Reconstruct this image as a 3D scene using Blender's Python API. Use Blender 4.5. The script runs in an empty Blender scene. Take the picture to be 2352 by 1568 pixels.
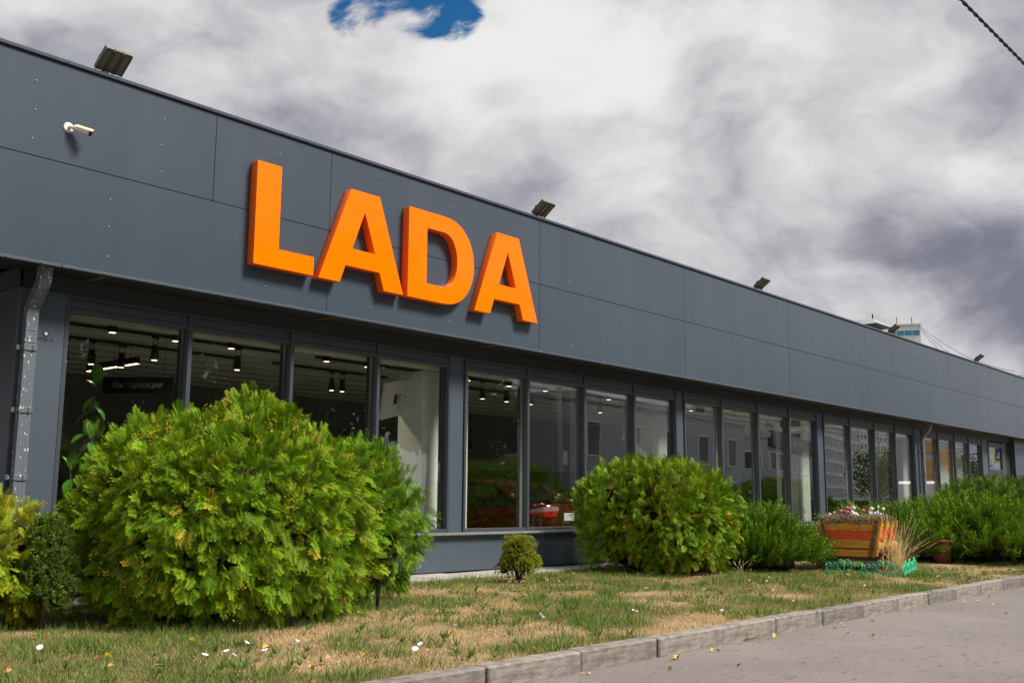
import bpy, bmesh, math, random
import numpy as np
from mathutils import Vector, Matrix
random.seed(7); RNG = np.random.default_rng(11)
SC = bpy.context.scene
COL = SC.collection
PI = math.pi

# ------------------------------------------------------------------ camera
EYE = np.array([0.0, 0.0, 1.2])
PITCH, ROLL, HEAD = 0.154318, 0.0076973, 0.71657      # radians; heading measured from +X (along the facade)
_r = np.array([math.sin(HEAD), -math.cos(HEAD), 0]); FWD = np.array([math.cos(HEAD)*math.cos(PITCH), math.sin(HEAD)*math.cos(PITCH), math.sin(PITCH)])
_u = np.cross(_r, FWD)
RIGHT = _r*math.cos(ROLL)+_u*math.sin(ROLL); UP = -_r*math.sin(ROLL)+_u*math.cos(ROLL)
cam_d = bpy.data.cameras.new('camera'); cam = bpy.data.objects.new('camera', cam_d); COL.objects.link(cam)
cam_d.sensor_width = 36.0; cam_d.lens = 36.0*2374.6/2352.0; cam_d.clip_start = 0.05; cam_d.clip_end = 6000
cam.matrix_world = Matrix(((RIGHT[0], UP[0], -FWD[0], EYE[0]), (RIGHT[1], UP[1], -FWD[1], EYE[1]), (RIGHT[2], UP[2], -FWD[2], EYE[2]), (0, 0, 0, 1)))
SC.camera = cam

# ------------------------------------------------------------------ sun, sky, exposure
SUN_EL, SUN_AZ = math.radians(50), math.radians(-67)   # azimuth from +X, counter-clockwise
SUN_DIR = Vector((math.cos(SUN_EL)*math.cos(SUN_AZ), math.cos(SUN_EL)*math.sin(SUN_AZ), math.sin(SUN_EL)))
sl = bpy.data.lights.new('sun', 'SUN'); sl.energy = 4.6; sl.angle = math.radians(17); sl.color = (1.0, 0.95, 0.87)
so = bpy.data.objects.new('sun', sl); COL.objects.link(so); so.location = (10, -20, 40)
so.rotation_euler = SUN_DIR.to_track_quat('Z', 'Y').to_euler()
SC.view_settings.view_transform = 'Standard'; SC.view_settings.look = 'None'
SC.view_settings.exposure = 0.5; SC.view_settings.gamma = 1.0

world = bpy.data.worlds.new('World'); SC.world = world; world.use_nodes = True
def sky_dir(dx, dy):                                   # a compass direction for a cloud feature
    d = RIGHT*(dx-1176)/2374.6-UP*(dy-784)/2374.6+FWD
    return tuple(d/np.linalg.norm(d))
def build_sky():
    nt = world.node_tree; N = nt.nodes; L = nt.links; N.clear()
    out = N.new('ShaderNodeOutputWorld')
    tc = N.new('ShaderNodeTexCoord')
    def vm(op, a, b=None):
        n = N.new('ShaderNodeVectorMath'); n.operation = op
        for i, v in enumerate((a, b)):
            if v is None: continue
            if isinstance(v, tuple): n.inputs[i].default_value = v
            else: L.new(v, n.inputs[i])
        return n.outputs['Value'] if op == 'DOT_PRODUCT' else n.outputs['Vector']
    def mt(op, a, b=None, c=None, clamp=False):
        n = N.new('ShaderNodeMath'); n.operation = op; n.use_clamp = clamp
        for i, v in enumerate((a, b, c)):
            if v is None: continue
            if isinstance(v, (int, float)): n.inputs[i].default_value = v
            else: L.new(v, n.inputs[i])
        return n.outputs[0]
    def ss(v, a, b):
        n = N.new('ShaderNodeMapRange'); n.interpolation_type = 'SMOOTHSTEP'; L.new(v, n.inputs[0])
        n.inputs[1].default_value = a; n.inputs[2].default_value = b; return n.outputs[0]
    def noise(vec, scale, det, rough, dist=0.0):
        n = N.new('ShaderNodeTexNoise'); L.new(vec, n.inputs['Vector'])
        n.inputs['Scale'].default_value = scale; n.inputs['Detail'].default_value = det
        n.inputs['Roughness'].default_value = rough; n.inputs['Distortion'].default_value = dist
        return n.outputs[0]
    D = vm('NORMALIZE', tc.outputs['Generated'])
    P0 = vm('MULTIPLY', D, (1.0, 1.0, 1.55))
    wn = N.new('ShaderNodeTexNoise'); L.new(P0, wn.inputs['Vector']); wn.inputs['Scale'].default_value = 3.2; wn.inputs['Detail'].default_value = 4
    P = vm('ADD', P0, vm('MULTIPLY', vm('SUBTRACT', wn.outputs['Color'], (0.5, 0.5, 0.5)), (0.30, 0.30, 0.30)))
    n_big = noise(P, 2.6, 2, 0.5)
    n_mid = noise(P, 5.5, 4, 0.5)
    n_fine = noise(P, 17.0, 7, 0.6)
    def spot(x, y, deg):
        return ss(vm('DOT_PRODUCT', D, sky_dir(x, y)), math.cos(math.radians(deg)), 1.0)
    # thickness of the cloud deck: thin = white, thick = grey
    t = mt('MULTIPLY_ADD', n_mid, 1.0, -0.5)
    t = mt('ADD', t, mt('MULTIPLY_ADD', n_big, 0.75, -0.375))
    t = mt('ADD', t, mt('MULTIPLY_ADD', n_fine, 0.36, -0.18))
    for x, y, deg, amt in ((2330, 630, 5.5, 0.22), (2100, 600, 4.5, 0.14), (1880, 570, 4.5, 0.06), (1700, 340, 9, 0.02), (2100, 380, 9, -0.05), (2300, 150, 10, 0.02), (560, 150, 6, 0.04), (760, 300, 6, 0.05),
                           (1180, 110, 7.5, -0.15), (1430, 300, 5.5, -0.12), (1900, 715, 4.5, -0.12), (2200, 760, 4.0, -0.18), (960, 330, 4, -0.05), (80, 60, 7, -0.06)):
        t = mt('MULTIPLY_ADD', spot(x, y, deg), amt, t)
    bright = ss(t, -0.40, 0.29)
    ramp = N.new('ShaderNodeValToRGB'); L.new(bright, ramp.inputs[0])
    e = ramp.color_ramp.elements
    e[0].position = 0.0; e[0].color = (0.64, 0.635, 0.63, 1)
    e[1].position = 1.0; e[1].color = (0.150, 0.153, 0.195, 1)
    for p, c in ((0.25, (0.53, 0.522, 0.525, 1)), (0.5, (0.425, 0.416, 0.436, 1)), (0.75, (0.30, 0.298, 0.336, 1))):
        k = e.new(p); k.color = c
    # gaps where the blue shows
    hole = mt('ADD', mt('MULTIPLY', spot(985, -60, 4.4), 0.8), mt('ADD', mt('MULTIPLY', spot(1035, 10, 2.4), 0.55), mt('MULTIPLY', spot(812, 35, 2.0), 0.6)))
    gap = mt('MULTIPLY', ss(hole, 0.03, 0.60), mt('ADD', mt('MULTIPLY', hole, 0.75), mt('SUBTRACT', mt('MULTIPLY_ADD', n_fine, 3.4, -1.7), mt('MULTIPLY_ADD', n_mid, 1.2, -0.6))))
    cover = mt('SUBTRACT', 1.0, ss(gap, 0.08, 0.70))
    sky = N.new('ShaderNodeTexSky'); sky.sky_type = 'NISHITA'; sky.sun_disc = False
    sky.sun_elevation = SUN_EL; sky.sun_rotation = math.radians(90)-SUN_AZ
    bs = N.new('ShaderNodeBackground'); bs.inputs['Strength'].default_value = 0.068; L.new(sky.outputs[0], bs.inputs[0])
    hs = N.new('ShaderNodeHueSaturation'); hs.inputs['Saturation'].default_value = 1.5; L.new(sky.outputs[0], hs.inputs['Color']); L.new(hs.outputs[0], bs.inputs[0])
    bc = N.new('ShaderNodeBackground'); bc.inputs['Strength'].default_value = 0.93; L.new(ramp.outputs[0], bc.inputs[0])
    mx = N.new('ShaderNodeMixShader'); L.new(cover, mx.inputs[0]); L.new(bs.outputs[0], mx.inputs[1]); L.new(bc.outputs[0], mx.inputs[2])
    L.new(mx.outputs[0], out.inputs[0])
build_sky()

# ------------------------------------------------------------------ helpers
def wloc(o):
    v = Vector((0, 0, 0))
    while o is not None: v += o.location; o = o.parent
    return v
def tag(o, label=None, cat=None, group=None, kind=None):
    if label: o['label'] = label
    if cat: o['category'] = cat
    if group: o['group'] = group
    if kind: o['kind'] = kind
    return o
def empty(name, loc, label=None, cat=None, group=None):
    o = bpy.data.objects.new(name, None); COL.objects.link(o); o.location = loc; o.empty_display_size = 0.2
    return tag(o, label, cat, group)
def link_mesh(name, me, parent=None, loc=None):
    o = bpy.data.objects.new(name, me); COL.objects.link(o)
    if parent is not None: o.parent = parent
    if loc is not None: o.location = loc
    return o
def copy_tree(o, parent=None, loc=None, rz=None):
    c = o.copy(); COL.objects.link(c); c.parent = parent
    if loc is not None: c.location = loc
    if rz is not None: c.rotation_euler.z = rz
    for ch in list(o.children): copy_tree(ch, c)
    return c
class MB:
    def __init__(s): s.v = []; s.f = []; s.m = []; s.cur = 0
    def add(s, vs, fs):
        b = len(s.v); s.v += [tuple(map(float, p)) for p in vs]
        for f in fs: s.f.append(tuple(b+i for i in f)); s.m.append(s.cur)
        return s
    def box(s, x0, x1, y0, y1, z0, z1):
        return s.add([(x0,y0,z0),(x1,y0,z0),(x1,y1,z0),(x0,y1,z0),(x0,y0,z1),(x1,y0,z1),(x1,y1,z1),(x0,y1,z1)],
                     [(0,3,2,1),(4,5,6,7),(0,1,5,4),(1,2,6,5),(2,3,7,6),(3,0,4,7)])
    def bbox(s, x0, x1, y0, y1, z0, z1, b):             # chamfered box
        vs = []; 
        for z, i in ((z0, b), (z0+b, 0), (z1-b, 0), (z1, b)):
            for (x, y) in ((x0+i+b*(i==0), y0+i), (x1-i-b*(i==0), y0+i), (x1-i, y0+i+b*(i==0)), (x1-i, y1-i-b*(i==0)), (x1-i-b*(i==0), y1-i), (x0+i+b*(i==0), y1-i), (x0+i, y1-i-b*(i==0)), (x0+i, y0+i+b*(i==0))): vs.append((x, y, z))
        fs = [tuple(range(7, -1, -1)), tuple(range(24, 32))]
        for k in range(3):
            for j in range(8): fs.append((k*8+j, k*8+(j+1)%8, k*8+8+(j+1)%8, k*8+8+j))
        return s.add(vs, fs)
    def obox(s, c, ax, ay, az, hx, hy, hz):
        c = np.array(c, float); ax, ay, az = [np.array(a, float)/np.linalg.norm(a) for a in (ax, ay, az)]
        vs = [c+ax*hx*i+ay*hy*j+az*hz*k for k in (-1, 1) for (i, j) in ((-1,-1),(1,-1),(1,1),(-1,1))]
        return s.add(vs, [(0,3,2,1),(4,5,6,7),(0,1,5,4),(1,2,6,5),(2,3,7,6),(3,0,4,7)])
    def tube(s, pts, r, n=6, cap=True):
        pts = [np.array(p, float) for p in pts]; rs = r if isinstance(r, (list, tuple)) else [r]*len(pts)
        rings = []; side = None
        for i, p in enumerate(pts):
            d = pts[min(i+1, len(pts)-1)]-pts[max(i-1, 0)]; d = d/(np.linalg.norm(d)+1e-9)
            if side is None:
                a = np.array([0,0,1.0]) if abs(d[2]) < 0.9 else np.array([1.0,0,0]); side = np.cross(d, a)
            side = side-d*(side@d); side /= np.linalg.norm(side)+1e-9; o = np.cross(d, side)
            rings.append([p+rs[i]*(side*math.cos(2*PI*k/n)+o*math.sin(2*PI*k/n)) for k in range(n)])
        vs = [q for rg in rings for q in rg]; fs = []
        for i in range(len(pts)-1):
            for k in range(n): fs.append((i*n+k, i*n+(k+1)%n, (i+1)*n+(k+1)%n, (i+1)*n+k))
        if cap: fs.append(tuple(range(n-1, -1, -1))); fs.append(tuple((len(pts)-1)*n+k for k in range(n)))
        return s.add(vs, fs)
    def loft(s, rings, cap=True, close=True):
        n = len(rings[0]); vs = [p for rg in rings for p in rg]; fs = []
        for i in range(len(rings)-1):
            for k in range(n if close else n-1): fs.append((i*n+k, i*n+(k+1)%n, (i+1)*n+(k+1)%n, (i+1)*n+k))
        if cap: fs.append(tuple(range(n-1, -1, -1))); fs.append(tuple((len(rings)-1)*n+k for k in range(n)))
        return s.add(vs, fs)
    def prism(s, poly, axis, a0, a1):                   # poly of 2-D points, extruded along axis 'x','y','z'
        def P(u, v, a): return {'x': (a, u, v), 'y': (u, a, v), 'z': (u, v, a)}[axis]
        return s.loft([[P(u, v, a0) for u, v in poly], [P(u, v, a1) for u, v in poly]])
    def mesh(s, name, mats, off=(0,0,0), smooth=False, fix=True):
        me = bpy.data.meshes.new(name)
        me.from_pydata([(x-off[0], y-off[1], z-off[2]) for x, y, z in s.v], [], s.f)
        for m in (mats if isinstance(mats, (list, tuple)) else [mats]): me.materials.append(m)
        if any(s.m): me.polygons.foreach_set('material_index', s.m)
        if fix:
            bm = bmesh.new(); bm.from_mesh(me); bmesh.ops.recalc_face_normals(bm, faces=bm.faces); bm.to_mesh(me); bm.free()
        if smooth: me.shade_smooth()
        me.update(); return me
    def build(s, name, mats, parent=None, smooth=False, loc=None):
        off = wloc(parent) if parent is not None else Vector((0,0,0))
        if loc is not None: off = Vector(loc)
        o = link_mesh(name, s.mesh(name, mats, off, smooth), parent)
        if loc is not None: o.location = Vector(loc)-(wloc(parent) if parent is not None else Vector((0,0,0)))
        return o
def smooth_by_angle(me, deg=35):
    bm = bmesh.new(); bm.from_mesh(me)
    for f in bm.faces: f.smooth = True
    for e in bm.edges:
        if len(e.link_faces) == 2 and e.calc_face_angle(0) > math.radians(deg): e.smooth = False
    bm.to_mesh(me); bm.free()

# value noise used for lawn patches and crown lumps
_perm = RNG.random((64, 64, 64))
def vnoise(P, scale):
    P = np.atleast_2d(P)*scale+100.0; i = np.floor(P).astype(int); f = P-i; f = f*f*(3-2*f); r = 0
    for a in (0, 1):
        for b in (0, 1):
            for c in (0, 1):
                w = (f[:,0] if a else 1-f[:,0])*(f[:,1] if b else 1-f[:,1])*(f[:,2] if c else 1-f[:,2])
                r = r+w*_perm[(i[:,0]+a)%64, (i[:,1]+b)%64, (i[:,2]+c)%64]
    return r
def fbm(P, scale, o=3):
    return sum(vnoise(P, scale*2**k)*0.5**k for k in range(o))/sum(0.5**k for k in range(o))

# ------------------------------------------------------------------ materials
MATS = {}
def mat(name, col, rough=0.6, metal=0.0, spec=0.5, var=0.0, vscale=3.0, col2=None, bump=0.0, bscale=40.0, coat=0.0, stretch=(1,1,1), emit=0.0, ramp=(0.35, 0.65), trans=0.0):
    m = bpy.data.materials.new(name); m.use_nodes = True; MATS[name] = m
    nt = m.node_tree; N = nt.nodes; L = nt.links; b = N['Principled BSDF']
    b.inputs['Base Color'].default_value = (*col, 1); b.inputs['Roughness'].default_value = rough
    b.inputs['Metallic'].default_value = metal; b.inputs['Specular IOR Level'].default_value = spec
    b.inputs['Coat Weight'].default_value = coat; b.inputs['Coat Roughness'].default_value = 0.06
    if emit: b.inputs['Emission Color'].default_value = (*col, 1); b.inputs['Emission Strength'].default_value = emit
    if var or bump:
        tc = N.new('ShaderNodeTexCoord'); mp = N.new('ShaderNodeMapping'); L.new(tc.outputs['Object'], mp.inputs[0]); mp.inputs['Scale'].default_value = stretch
    if var:
        n = N.new('ShaderNodeTexNoise'); n.inputs['Scale'].default_value = vscale; n.inputs['Detail'].default_value = 6; n.inputs['Roughness'].default_value = 0.62; L.new(mp.outputs[0], n.inputs['Vector'])
        r = N.new('ShaderNodeValToRGB'); L.new(n.outputs[0], r.inputs[0])
        c2 = col2 or tuple(c*(1-var) for c in col)
        r.color_ramp.elements[0].position = ramp[0]; r.color_ramp.elements[0].color = (*c2, 1)
        r.color_ramp.elements[1].position = ramp[1]; r.color_ramp.elements[1].color = (*col, 1)
        L.new(r.outputs[0], b.inputs['Base Color'])
        rr = N.new('ShaderNodeMapRange'); L.new(n.outputs[0], rr.inputs[0]); rr.inputs[3].default_value = rough*1.12; rr.inputs[4].default_value = rough*0.88; L.new(rr.outputs[0], b.inputs['Roughness'])
    if bump:
        n2 = N.new('ShaderNodeTexNoise'); n2.inputs['Scale'].default_value = bscale; n2.inputs['Detail'].default_value = 5; L.new(mp.outputs[0], n2.inputs['Vector'])
        bp = N.new('ShaderNodeBump'); bp.inputs['Strength'].default_value = bump; bp.inputs['Distance'].default_value = 0.02; L.new(n2.outputs[0], bp.inputs['Height']); L.new(bp.outputs[0], b.inputs['Normal'])
    return m
def leaf_mat(name, trans=0.25, rough=0.55, spec=0.3):
    m = bpy.data.materials.new(name); m.use_nodes = True; MATS[name] = m
    nt = m.node_tree; N = nt.nodes; L = nt.links; b = N['Principled BSDF']; out = N['Material Output']
    at = N.new('ShaderNodeAttribute'); at.attribute_name = 'tint'
    L.new(at.outputs['Color'], b.inputs['Base Color']); b.inputs['Roughness'].default_value = rough; b.inputs['Specular IOR Level'].default_value = spec
    t = N.new('ShaderNodeBsdfTranslucent'); L.new(at.outputs['Color'], t.inputs[0])
    mx = N.new('ShaderNodeMixShader'); mx.inputs[0].default_value = trans
    L.new(b.outputs[0], mx.inputs[1]); L.new(t.outputs[0], mx.inputs[2]); L.new(mx.outputs[0], out.inputs[0])
    return m
M = MATS
mat('fascia_metal', (0.058, 0.077, 0.102), 0.24, spec=0.6, var=0.14, vscale=1.3, stretch=(1.3, 1, 0.3), ramp=(0.3, 0.7), bump=0.05, bscale=1.1)
mat('frame_metal', (0.050, 0.060, 0.072), 0.4, var=0.12, vscale=2.0)
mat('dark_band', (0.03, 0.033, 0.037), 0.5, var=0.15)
mat('joint_dark', (0.012, 0.012, 0.013), 0.8)
mat('cladding', (0.066, 0.086, 0.110), 0.42, var=0.14, vscale=1.5, stretch=(1, 1, 0.3))
mat('sill_metal', (0.20, 0.20, 0.21), 0.5, var=0.25, vscale=6)
mat('aluminium', (0.62, 0.64, 0.64), 0.28, metal=0.9, var=0.15, vscale=8)
mat('steel_bolt', (0.7, 0.69, 0.66), 0.3, metal=0.6)
mat('orange_acrylic', (1.0, 0.190, 0.0), 0.12, spec=0.3, coat=0.12, var=0.05, vscale=3, col2=(0.98, 0.175, 0.0), bump=0.02, bscale=5)
mat('orange_return', (0.95, 0.15, 0.0), 0.42, var=0.06, vscale=4)
mat('rust', (0.17, 0.08, 0.035), 0.85, var=0.5, vscale=30, bump=0.3)
mat('white_plastic', (0.74, 0.73, 0.70), 0.4, var=0.06)
mat('cream_plastic', (0.70, 0.60, 0.42), 0.45, var=0.1)
mat('black_plastic', (0.012, 0.012, 0.013), 0.35)
mat('lamp_grey', (0.10, 0.105, 0.098), 0.45, metal=0.3, var=0.2, vscale=12)
mat('lamp_fin', (0.36, 0.35, 0.31), 0.45, metal=0.4, var=0.15, vscale=20)
mat('asphalt_base', (0.22, 0.197, 0.186), 0.9)
mat('concrete_kerb', (0.29, 0.255, 0.225), 0.9, var=0.5, vscale=6, col2=(0.10, 0.082, 0.066), bump=0.5, bscale=60, stretch=(1, 1, 4), ramp=(0.3, 0.62))
mat('pavement', (0.46, 0.42, 0.375), 0.9, var=0.3, vscale=7, bump=0.3, bscale=80)
mat('room_floor', (0.20, 0.20, 0.20), 0.25, var=0.1)
mat('room_wall', (0.20, 0.195, 0.185), 0.8, var=0.1, vscale=0.8)
mat('room_ceiling', (0.55, 0.56, 0.49), 0.8, var=0.2, vscale=3, stretch=(0.4, 3, 1))
mat('room_beam', (0.70, 0.73, 0.61), 0.8, var=0.1)
mat('pillar_white', (0.86, 0.89, 0.82), 0.7, var=0.04)
mat('lamp_glow', (1.0, 0.78, 0.45), 0.5, emit=3.0)
mat('sign_black', (0.012, 0.012, 0.012), 0.3)
mat('letter_grey', (0.35, 0.34, 0.33), 0.6)
mat('car_red', (0.10, 0.002, 0.006), 0.18, metal=0.25, coat=1.0)
mat('car_glass', (0.01, 0.011, 0.011), 0.04, spec=0.6)
mat('tyre', (0.02, 0.02, 0.02), 0.85)
mat('rim', (0.45, 0.45, 0.46), 0.3, metal=0.9)
mat('tail_red', (0.5, 0.01, 0.015), 0.08, coat=1.0)
mat('tail_clear', (0.42, 0.24, 0.24), 0.08, coat=1.0)
mat('plate_white', (0.82, 0.83, 0.84), 0.4)
mat('ink', (0.015, 0.015, 0.018), 0.7)
mat('red_ink', (0.5, 0.02, 0.02), 0.7)
mat('terracotta', (0.19, 0.065, 0.036), 0.8, var=0.3, vscale=9)
mat('wood', (0.76, 0.40, 0.055), 0.5, var=0.5, vscale=3.5, col2=(0.50, 0.20, 0.02), stretch=(1, 1, 9), bump=0.25, bscale=18)
mat('wood_post', (0.76, 0.42, 0.06), 0.55, var=0.5, vscale=4, col2=(0.34, 0.12, 0.015), stretch=(7, 7, 1), bump=0.25, bscale=18)
mat('wood_old', (0.23, 0.12, 0.055), 0.7, var=0.5, vscale=5, stretch=(1, 1, 6), bump=0.3)
mat('kerb_weed', (0.10, 0.17, 0.03), 0.7)
mat('wheel_wood', (0.50, 0.25, 0.05), 0.65, var=0.9, vscale=7, col2=(0.03, 0.02, 0.018), ramp=(0.42, 0.52))
mat('lace_red', (0.80, 0.085, 0.02), 0.45, var=0.1)
mat('fence_green', (0.015, 0.42, 0.19), 0.4, spec=0.5)
mat('bark', (0.10, 0.065, 0.042), 0.9, var=0.4, vscale=14, bump=0.6, bscale=30)
mat('twigs', (0.026, 0.024, 0.009), 0.95, spec=0.05, var=0.4, vscale=12)
mat('soil', (0.06, 0.042, 0.028), 0.95, var=0.3, vscale=8, bump=0.4)
mat('cable_black', (0.012, 0.012, 0.014), 0.5)
mat('galv', (0.42, 0.44, 0.46), 0.5, metal=0.4, var=0.15)
mat('apt_grey', (0.62, 0.60, 0.55), 0.85, var=0.15, vscale=0.3)
mat('apt_white', (0.82, 0.83, 0.83), 0.8, var=0.08, vscale=0.3)
mat('apt_blue', (0.04, 0.26, 0.42), 0.6)
mat('apt_glass', (0.03, 0.035, 0.04), 0.08, spec=0.6)
mat('shop_grey', (0.44, 0.46, 0.52), 0.8, var=0.12, vscale=0.6)
mat('navy', (0.012, 0.018, 0.075), 0.45)
mat('yellow_panel', (0.62, 0.26, 0.015), 0.6, var=0.2, vscale=1.0)
mat('sign_yellow', (0.72, 0.80, 0.02), 0.5)
mat('sign_blue', (0.01, 0.09, 0.42), 0.5)
mat('sign_white', (0.68, 0.68, 0.68), 0.5)
mat('ochre_leaf', (0.55, 0.30, 0.13), 0.8, var=0.35, vscale=25)
mat('yellow_leaf', (0.66, 0.42, 0.06), 0.7, var=0.25, vscale=25)
mat('petal_white', (0.80, 0.78, 0.80), 0.6)
mat('petal_yellow', (0.80, 0.58, 0.01), 0.6)
mat('petal_pink', (0.66, 0.16, 0.20), 0.6, var=0.3, vscale=40)
mat('petal_purple', (0.32, 0.05, 0.30), 0.6)
leaf_mat('leaf', 0.16, 0.6, 0.15); leaf_mat('grass', 0.3, 0.7, 0.15); leaf_mat('waxy', 0.12, 0.25, 0.5)

def glass_mat():
    m = bpy.data.materials.new('window_glass'); m.use_nodes = True; M['window_glass'] = m
    nt = m.node_tree; N = nt.nodes; L = nt.links; N.clear()
    out = N.new('ShaderNodeOutputMaterial'); tr = N.new('ShaderNodeBsdfTransparent'); tr.inputs[0].default_value = (0.965, 0.985, 0.965, 1)
    gl = N.new('ShaderNodeBsdfGlossy'); gl.inputs['Roughness'].default_value = 0.0; gl.inputs[0].default_value = (0.95, 0.97, 0.96, 1)
    lw = N.new('ShaderNodeLayerWeight'); lw.inputs[0].default_value = 0.5
    pw = N.new('ShaderNodeMath'); pw.operation = 'POWER'; L.new(lw.outputs['Facing'], pw.inputs[0]); pw.inputs[1].default_value = 2.3
    ma = N.new('ShaderNodeMath'); ma.operation = 'MULTIPLY_ADD'; L.new(pw.outputs[0], ma.inputs[0]); ma.inputs[1].default_value = 0.93; ma.inputs[2].default_value = 0.065; ma.use_clamp = True
    tc = N.new('ShaderNodeTexCoord'); no = N.new('ShaderNodeTexNoise'); no.inputs['Scale'].default_value = 1.6; no.inputs['Detail'].default_value = 1.5; L.new(tc.outputs['Object'], no.inputs['Vector'])
    bp = N.new('ShaderNodeBump'); bp.inputs['Strength'].default_value = 0.014; bp.inputs['Distance'].default_value = 0.02; L.new(no.outputs[0], bp.inputs['Height']); L.new(bp.outputs[0], gl.inputs['Normal'])
    mx = N.new('ShaderNodeMixShader'); L.new(ma.outputs[0], mx.inputs[0]); L.new(tr.outputs[0], mx.inputs[1]); L.new(gl.outputs[0], mx.inputs[2]); L.new(mx.outputs[0], out.inputs[0])
glass_mat()

def flat_shape(splines, depth, mats, name, parent=None, to=None, bevel=0.0):
    """Filled outline(s) with holes, given thickness; `to` maps (u, v, w) to the world."""
    cu = bpy.data.curves.new(name, 'CURVE'); cu.dimensions = '2D'; cu.fill_mode = 'BOTH'; cu.extrude = depth/2; cu.bevel_depth = bevel; cu.bevel_resolution = 1
    for pts in splines:
        s = cu.splines.new('POLY'); s.points.add(len(pts)-1); s.use_cyclic_u = True
        for p, q in zip(s.points, pts): p.co = (q[0], q[1], 0, 1)
    return _curve_out(cu, mats, name, parent, to)
def _curve_out(cu, mats, name, parent, to):
    t = bpy.data.objects.new('tmp', cu); COL.objects.link(t)
    dg = bpy.context.evaluated_depsgraph_get(); me = bpy.data.meshes.new_from_object(t.evaluated_get(dg), depsgraph=dg)
    bpy.data.objects.remove(t); bpy.data.curves.remove(cu)
    me.name = name; me.materials.clear()
    for m in (mats if isinstance(mats, (list, tuple)) else [mats]): me.materials.append(m)
    off = wloc(parent) if parent is not None else Vector((0,0,0))
    if to is not None:
        for v in me.vertices: v.co = Vector(to(*v.co))-off
    bm = bmesh.new(); bm.from_mesh(me); bmesh.ops.remove_doubles(bm, verts=bm.verts, dist=1e-5); bmesh.ops.recalc_face_normals(bm, faces=bm.faces); bm.to_mesh(me); bm.free()
    return link_mesh(name, me, parent)
def lettering(text, size, mats, name, parent=None, to=None, depth=0.002, align='CENTER'):
    cu = bpy.data.curves.new(name, 'FONT'); cu.body = text; cu.size = size; cu.extrude = depth/2; cu.align_x = align; cu.align_y = 'CENTER'; cu.resolution_u = 3
    return _curve_out(cu, mats, name, parent, to)
# ------------------------------------------------------------------ ground, road, kerb, lawn, pavement
def asphalt():
    m = M['asphalt_base']; nt = m.node_tree; N = nt.nodes; L = nt.links; b = N['Principled BSDF']
    tc = N.new('ShaderNodeTexCoord')
    def noise(s, d, r=0.6, st=(1,1,1)):
        mp = N.new('ShaderNodeMapping'); mp.inputs['Scale'].default_value = st; L.new(tc.outputs['Object'], mp.inputs[0])
        n = N.new('ShaderNodeTexNoise'); n.inputs['Scale'].default_value = s; n.inputs['Detail'].default_value = d; n.inputs['Roughness'].default_value = r; L.new(mp.outputs[0], n.inputs['Vector']); return n.outputs[0]
    def ramp(v, a, ca, c, cc):
        r = N.new('ShaderNodeValToRGB'); L.new(v, r.inputs[0]); e = r.color_ramp.elements
        e[0].position = a; e[0].color = (*ca, 1); e[1].position = c; e[1].color = (*cc, 1); return r.outputs[0]
    def mul(a, c, f=1.0):
        x = N.new('ShaderNodeMix'); x.data_type = 'RGBA'; x.blend_type = 'MULTIPLY'; x.inputs[0].default_value = f; L.new(a, x.inputs[6]); L.new(c, x.inputs[7]); return x.outputs[2]
    big = ramp(noise(0.6, 4), 0.3, (0.170, 0.148, 0.137), 0.7, (0.222, 0.196, 0.183))
    grit = ramp(noise(60, 5, 0.75), 0.33, (0.55, 0.55, 0.56), 0.67, (1.25, 1.24, 1.22))
    patch = ramp(noise(9, 3, 0.6, (0.5, 1.6, 1)), 0.335, (0.55, 0.55, 0.57), 0.40, (1, 1, 1))
    chips = ramp(noise(28, 2, 0.5), 0.30, (0.62, 0.62, 0.63), 0.40, (1, 1, 1))
    pale = ramp(noise(33, 2, 0.5), 0.60, (1, 1, 1), 0.70, (1.35, 1.33, 1.30))
    col = mul(mul(mul(mul(big, grit, 0.9), patch, 0.8), chips, 0.8), pale, 0.8)
    vo = N.new('ShaderNodeTexVoronoi'); vo.feature = 'DISTANCE_TO_EDGE'; vo.inputs['Scale'].default_value = 6.5
    wv = N.new('ShaderNodeVectorMath'); wv.operation = 'ADD'; nn = N.new('ShaderNodeTexNoise'); nn.inputs['Scale'].default_value = 3; L.new(tc.outputs['Object'], nn.inputs['Vector'])
    L.new(tc.outputs['Object'], wv.inputs[0]); L.new(nn.outputs['Color'], wv.inputs[1]); L.new(wv.outputs[0], vo.inputs['Vector'])
    crack = ramp(vo.outputs['Distance'], 0.004, (0.45, 0.44, 0.43), 0.014, (1, 1, 1))
    # cracked worn spot near the camera's side of the road
    dist = N.new('ShaderNodeVectorMath'); dist.operation = 'DISTANCE'; L.new(tc.outputs['Object'], dist.inputs[0]); dist.inputs[1].default_value = (8.48, 2.46, 0)
    near = N.new('ShaderNodeMapRange'); L.new(dist.outputs['Value'], near.inputs[0]); near.inputs[1].default_value = 0.55; near.inputs[2].default_value = 0.3
    x = N.new('ShaderNodeMix'); x.data_type = 'RGBA'; x.blend_type = 'MULTIPLY'; L.new(near.outputs[0], x.inputs[0]); L.new(col, x.inputs[6]); L.new(crack, x.inputs[7])
    L.new(x.outputs[2], b.inputs['Base Color'])
    bp = N.new('ShaderNodeBump'); bp.inputs['Strength'].default_value = 0.35; bp.inputs['Distance'].default_value = 0.01; L.new(noise(140, 3), bp.inputs['Height']); L.new(bp.outputs[0], b.inputs['Normal'])
asphalt()
mat('far_ground', (0.11, 0.10, 0.075), 0.95, var=0.5, vscale=0.08, col2=(0.05, 0.07, 0.025))
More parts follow.
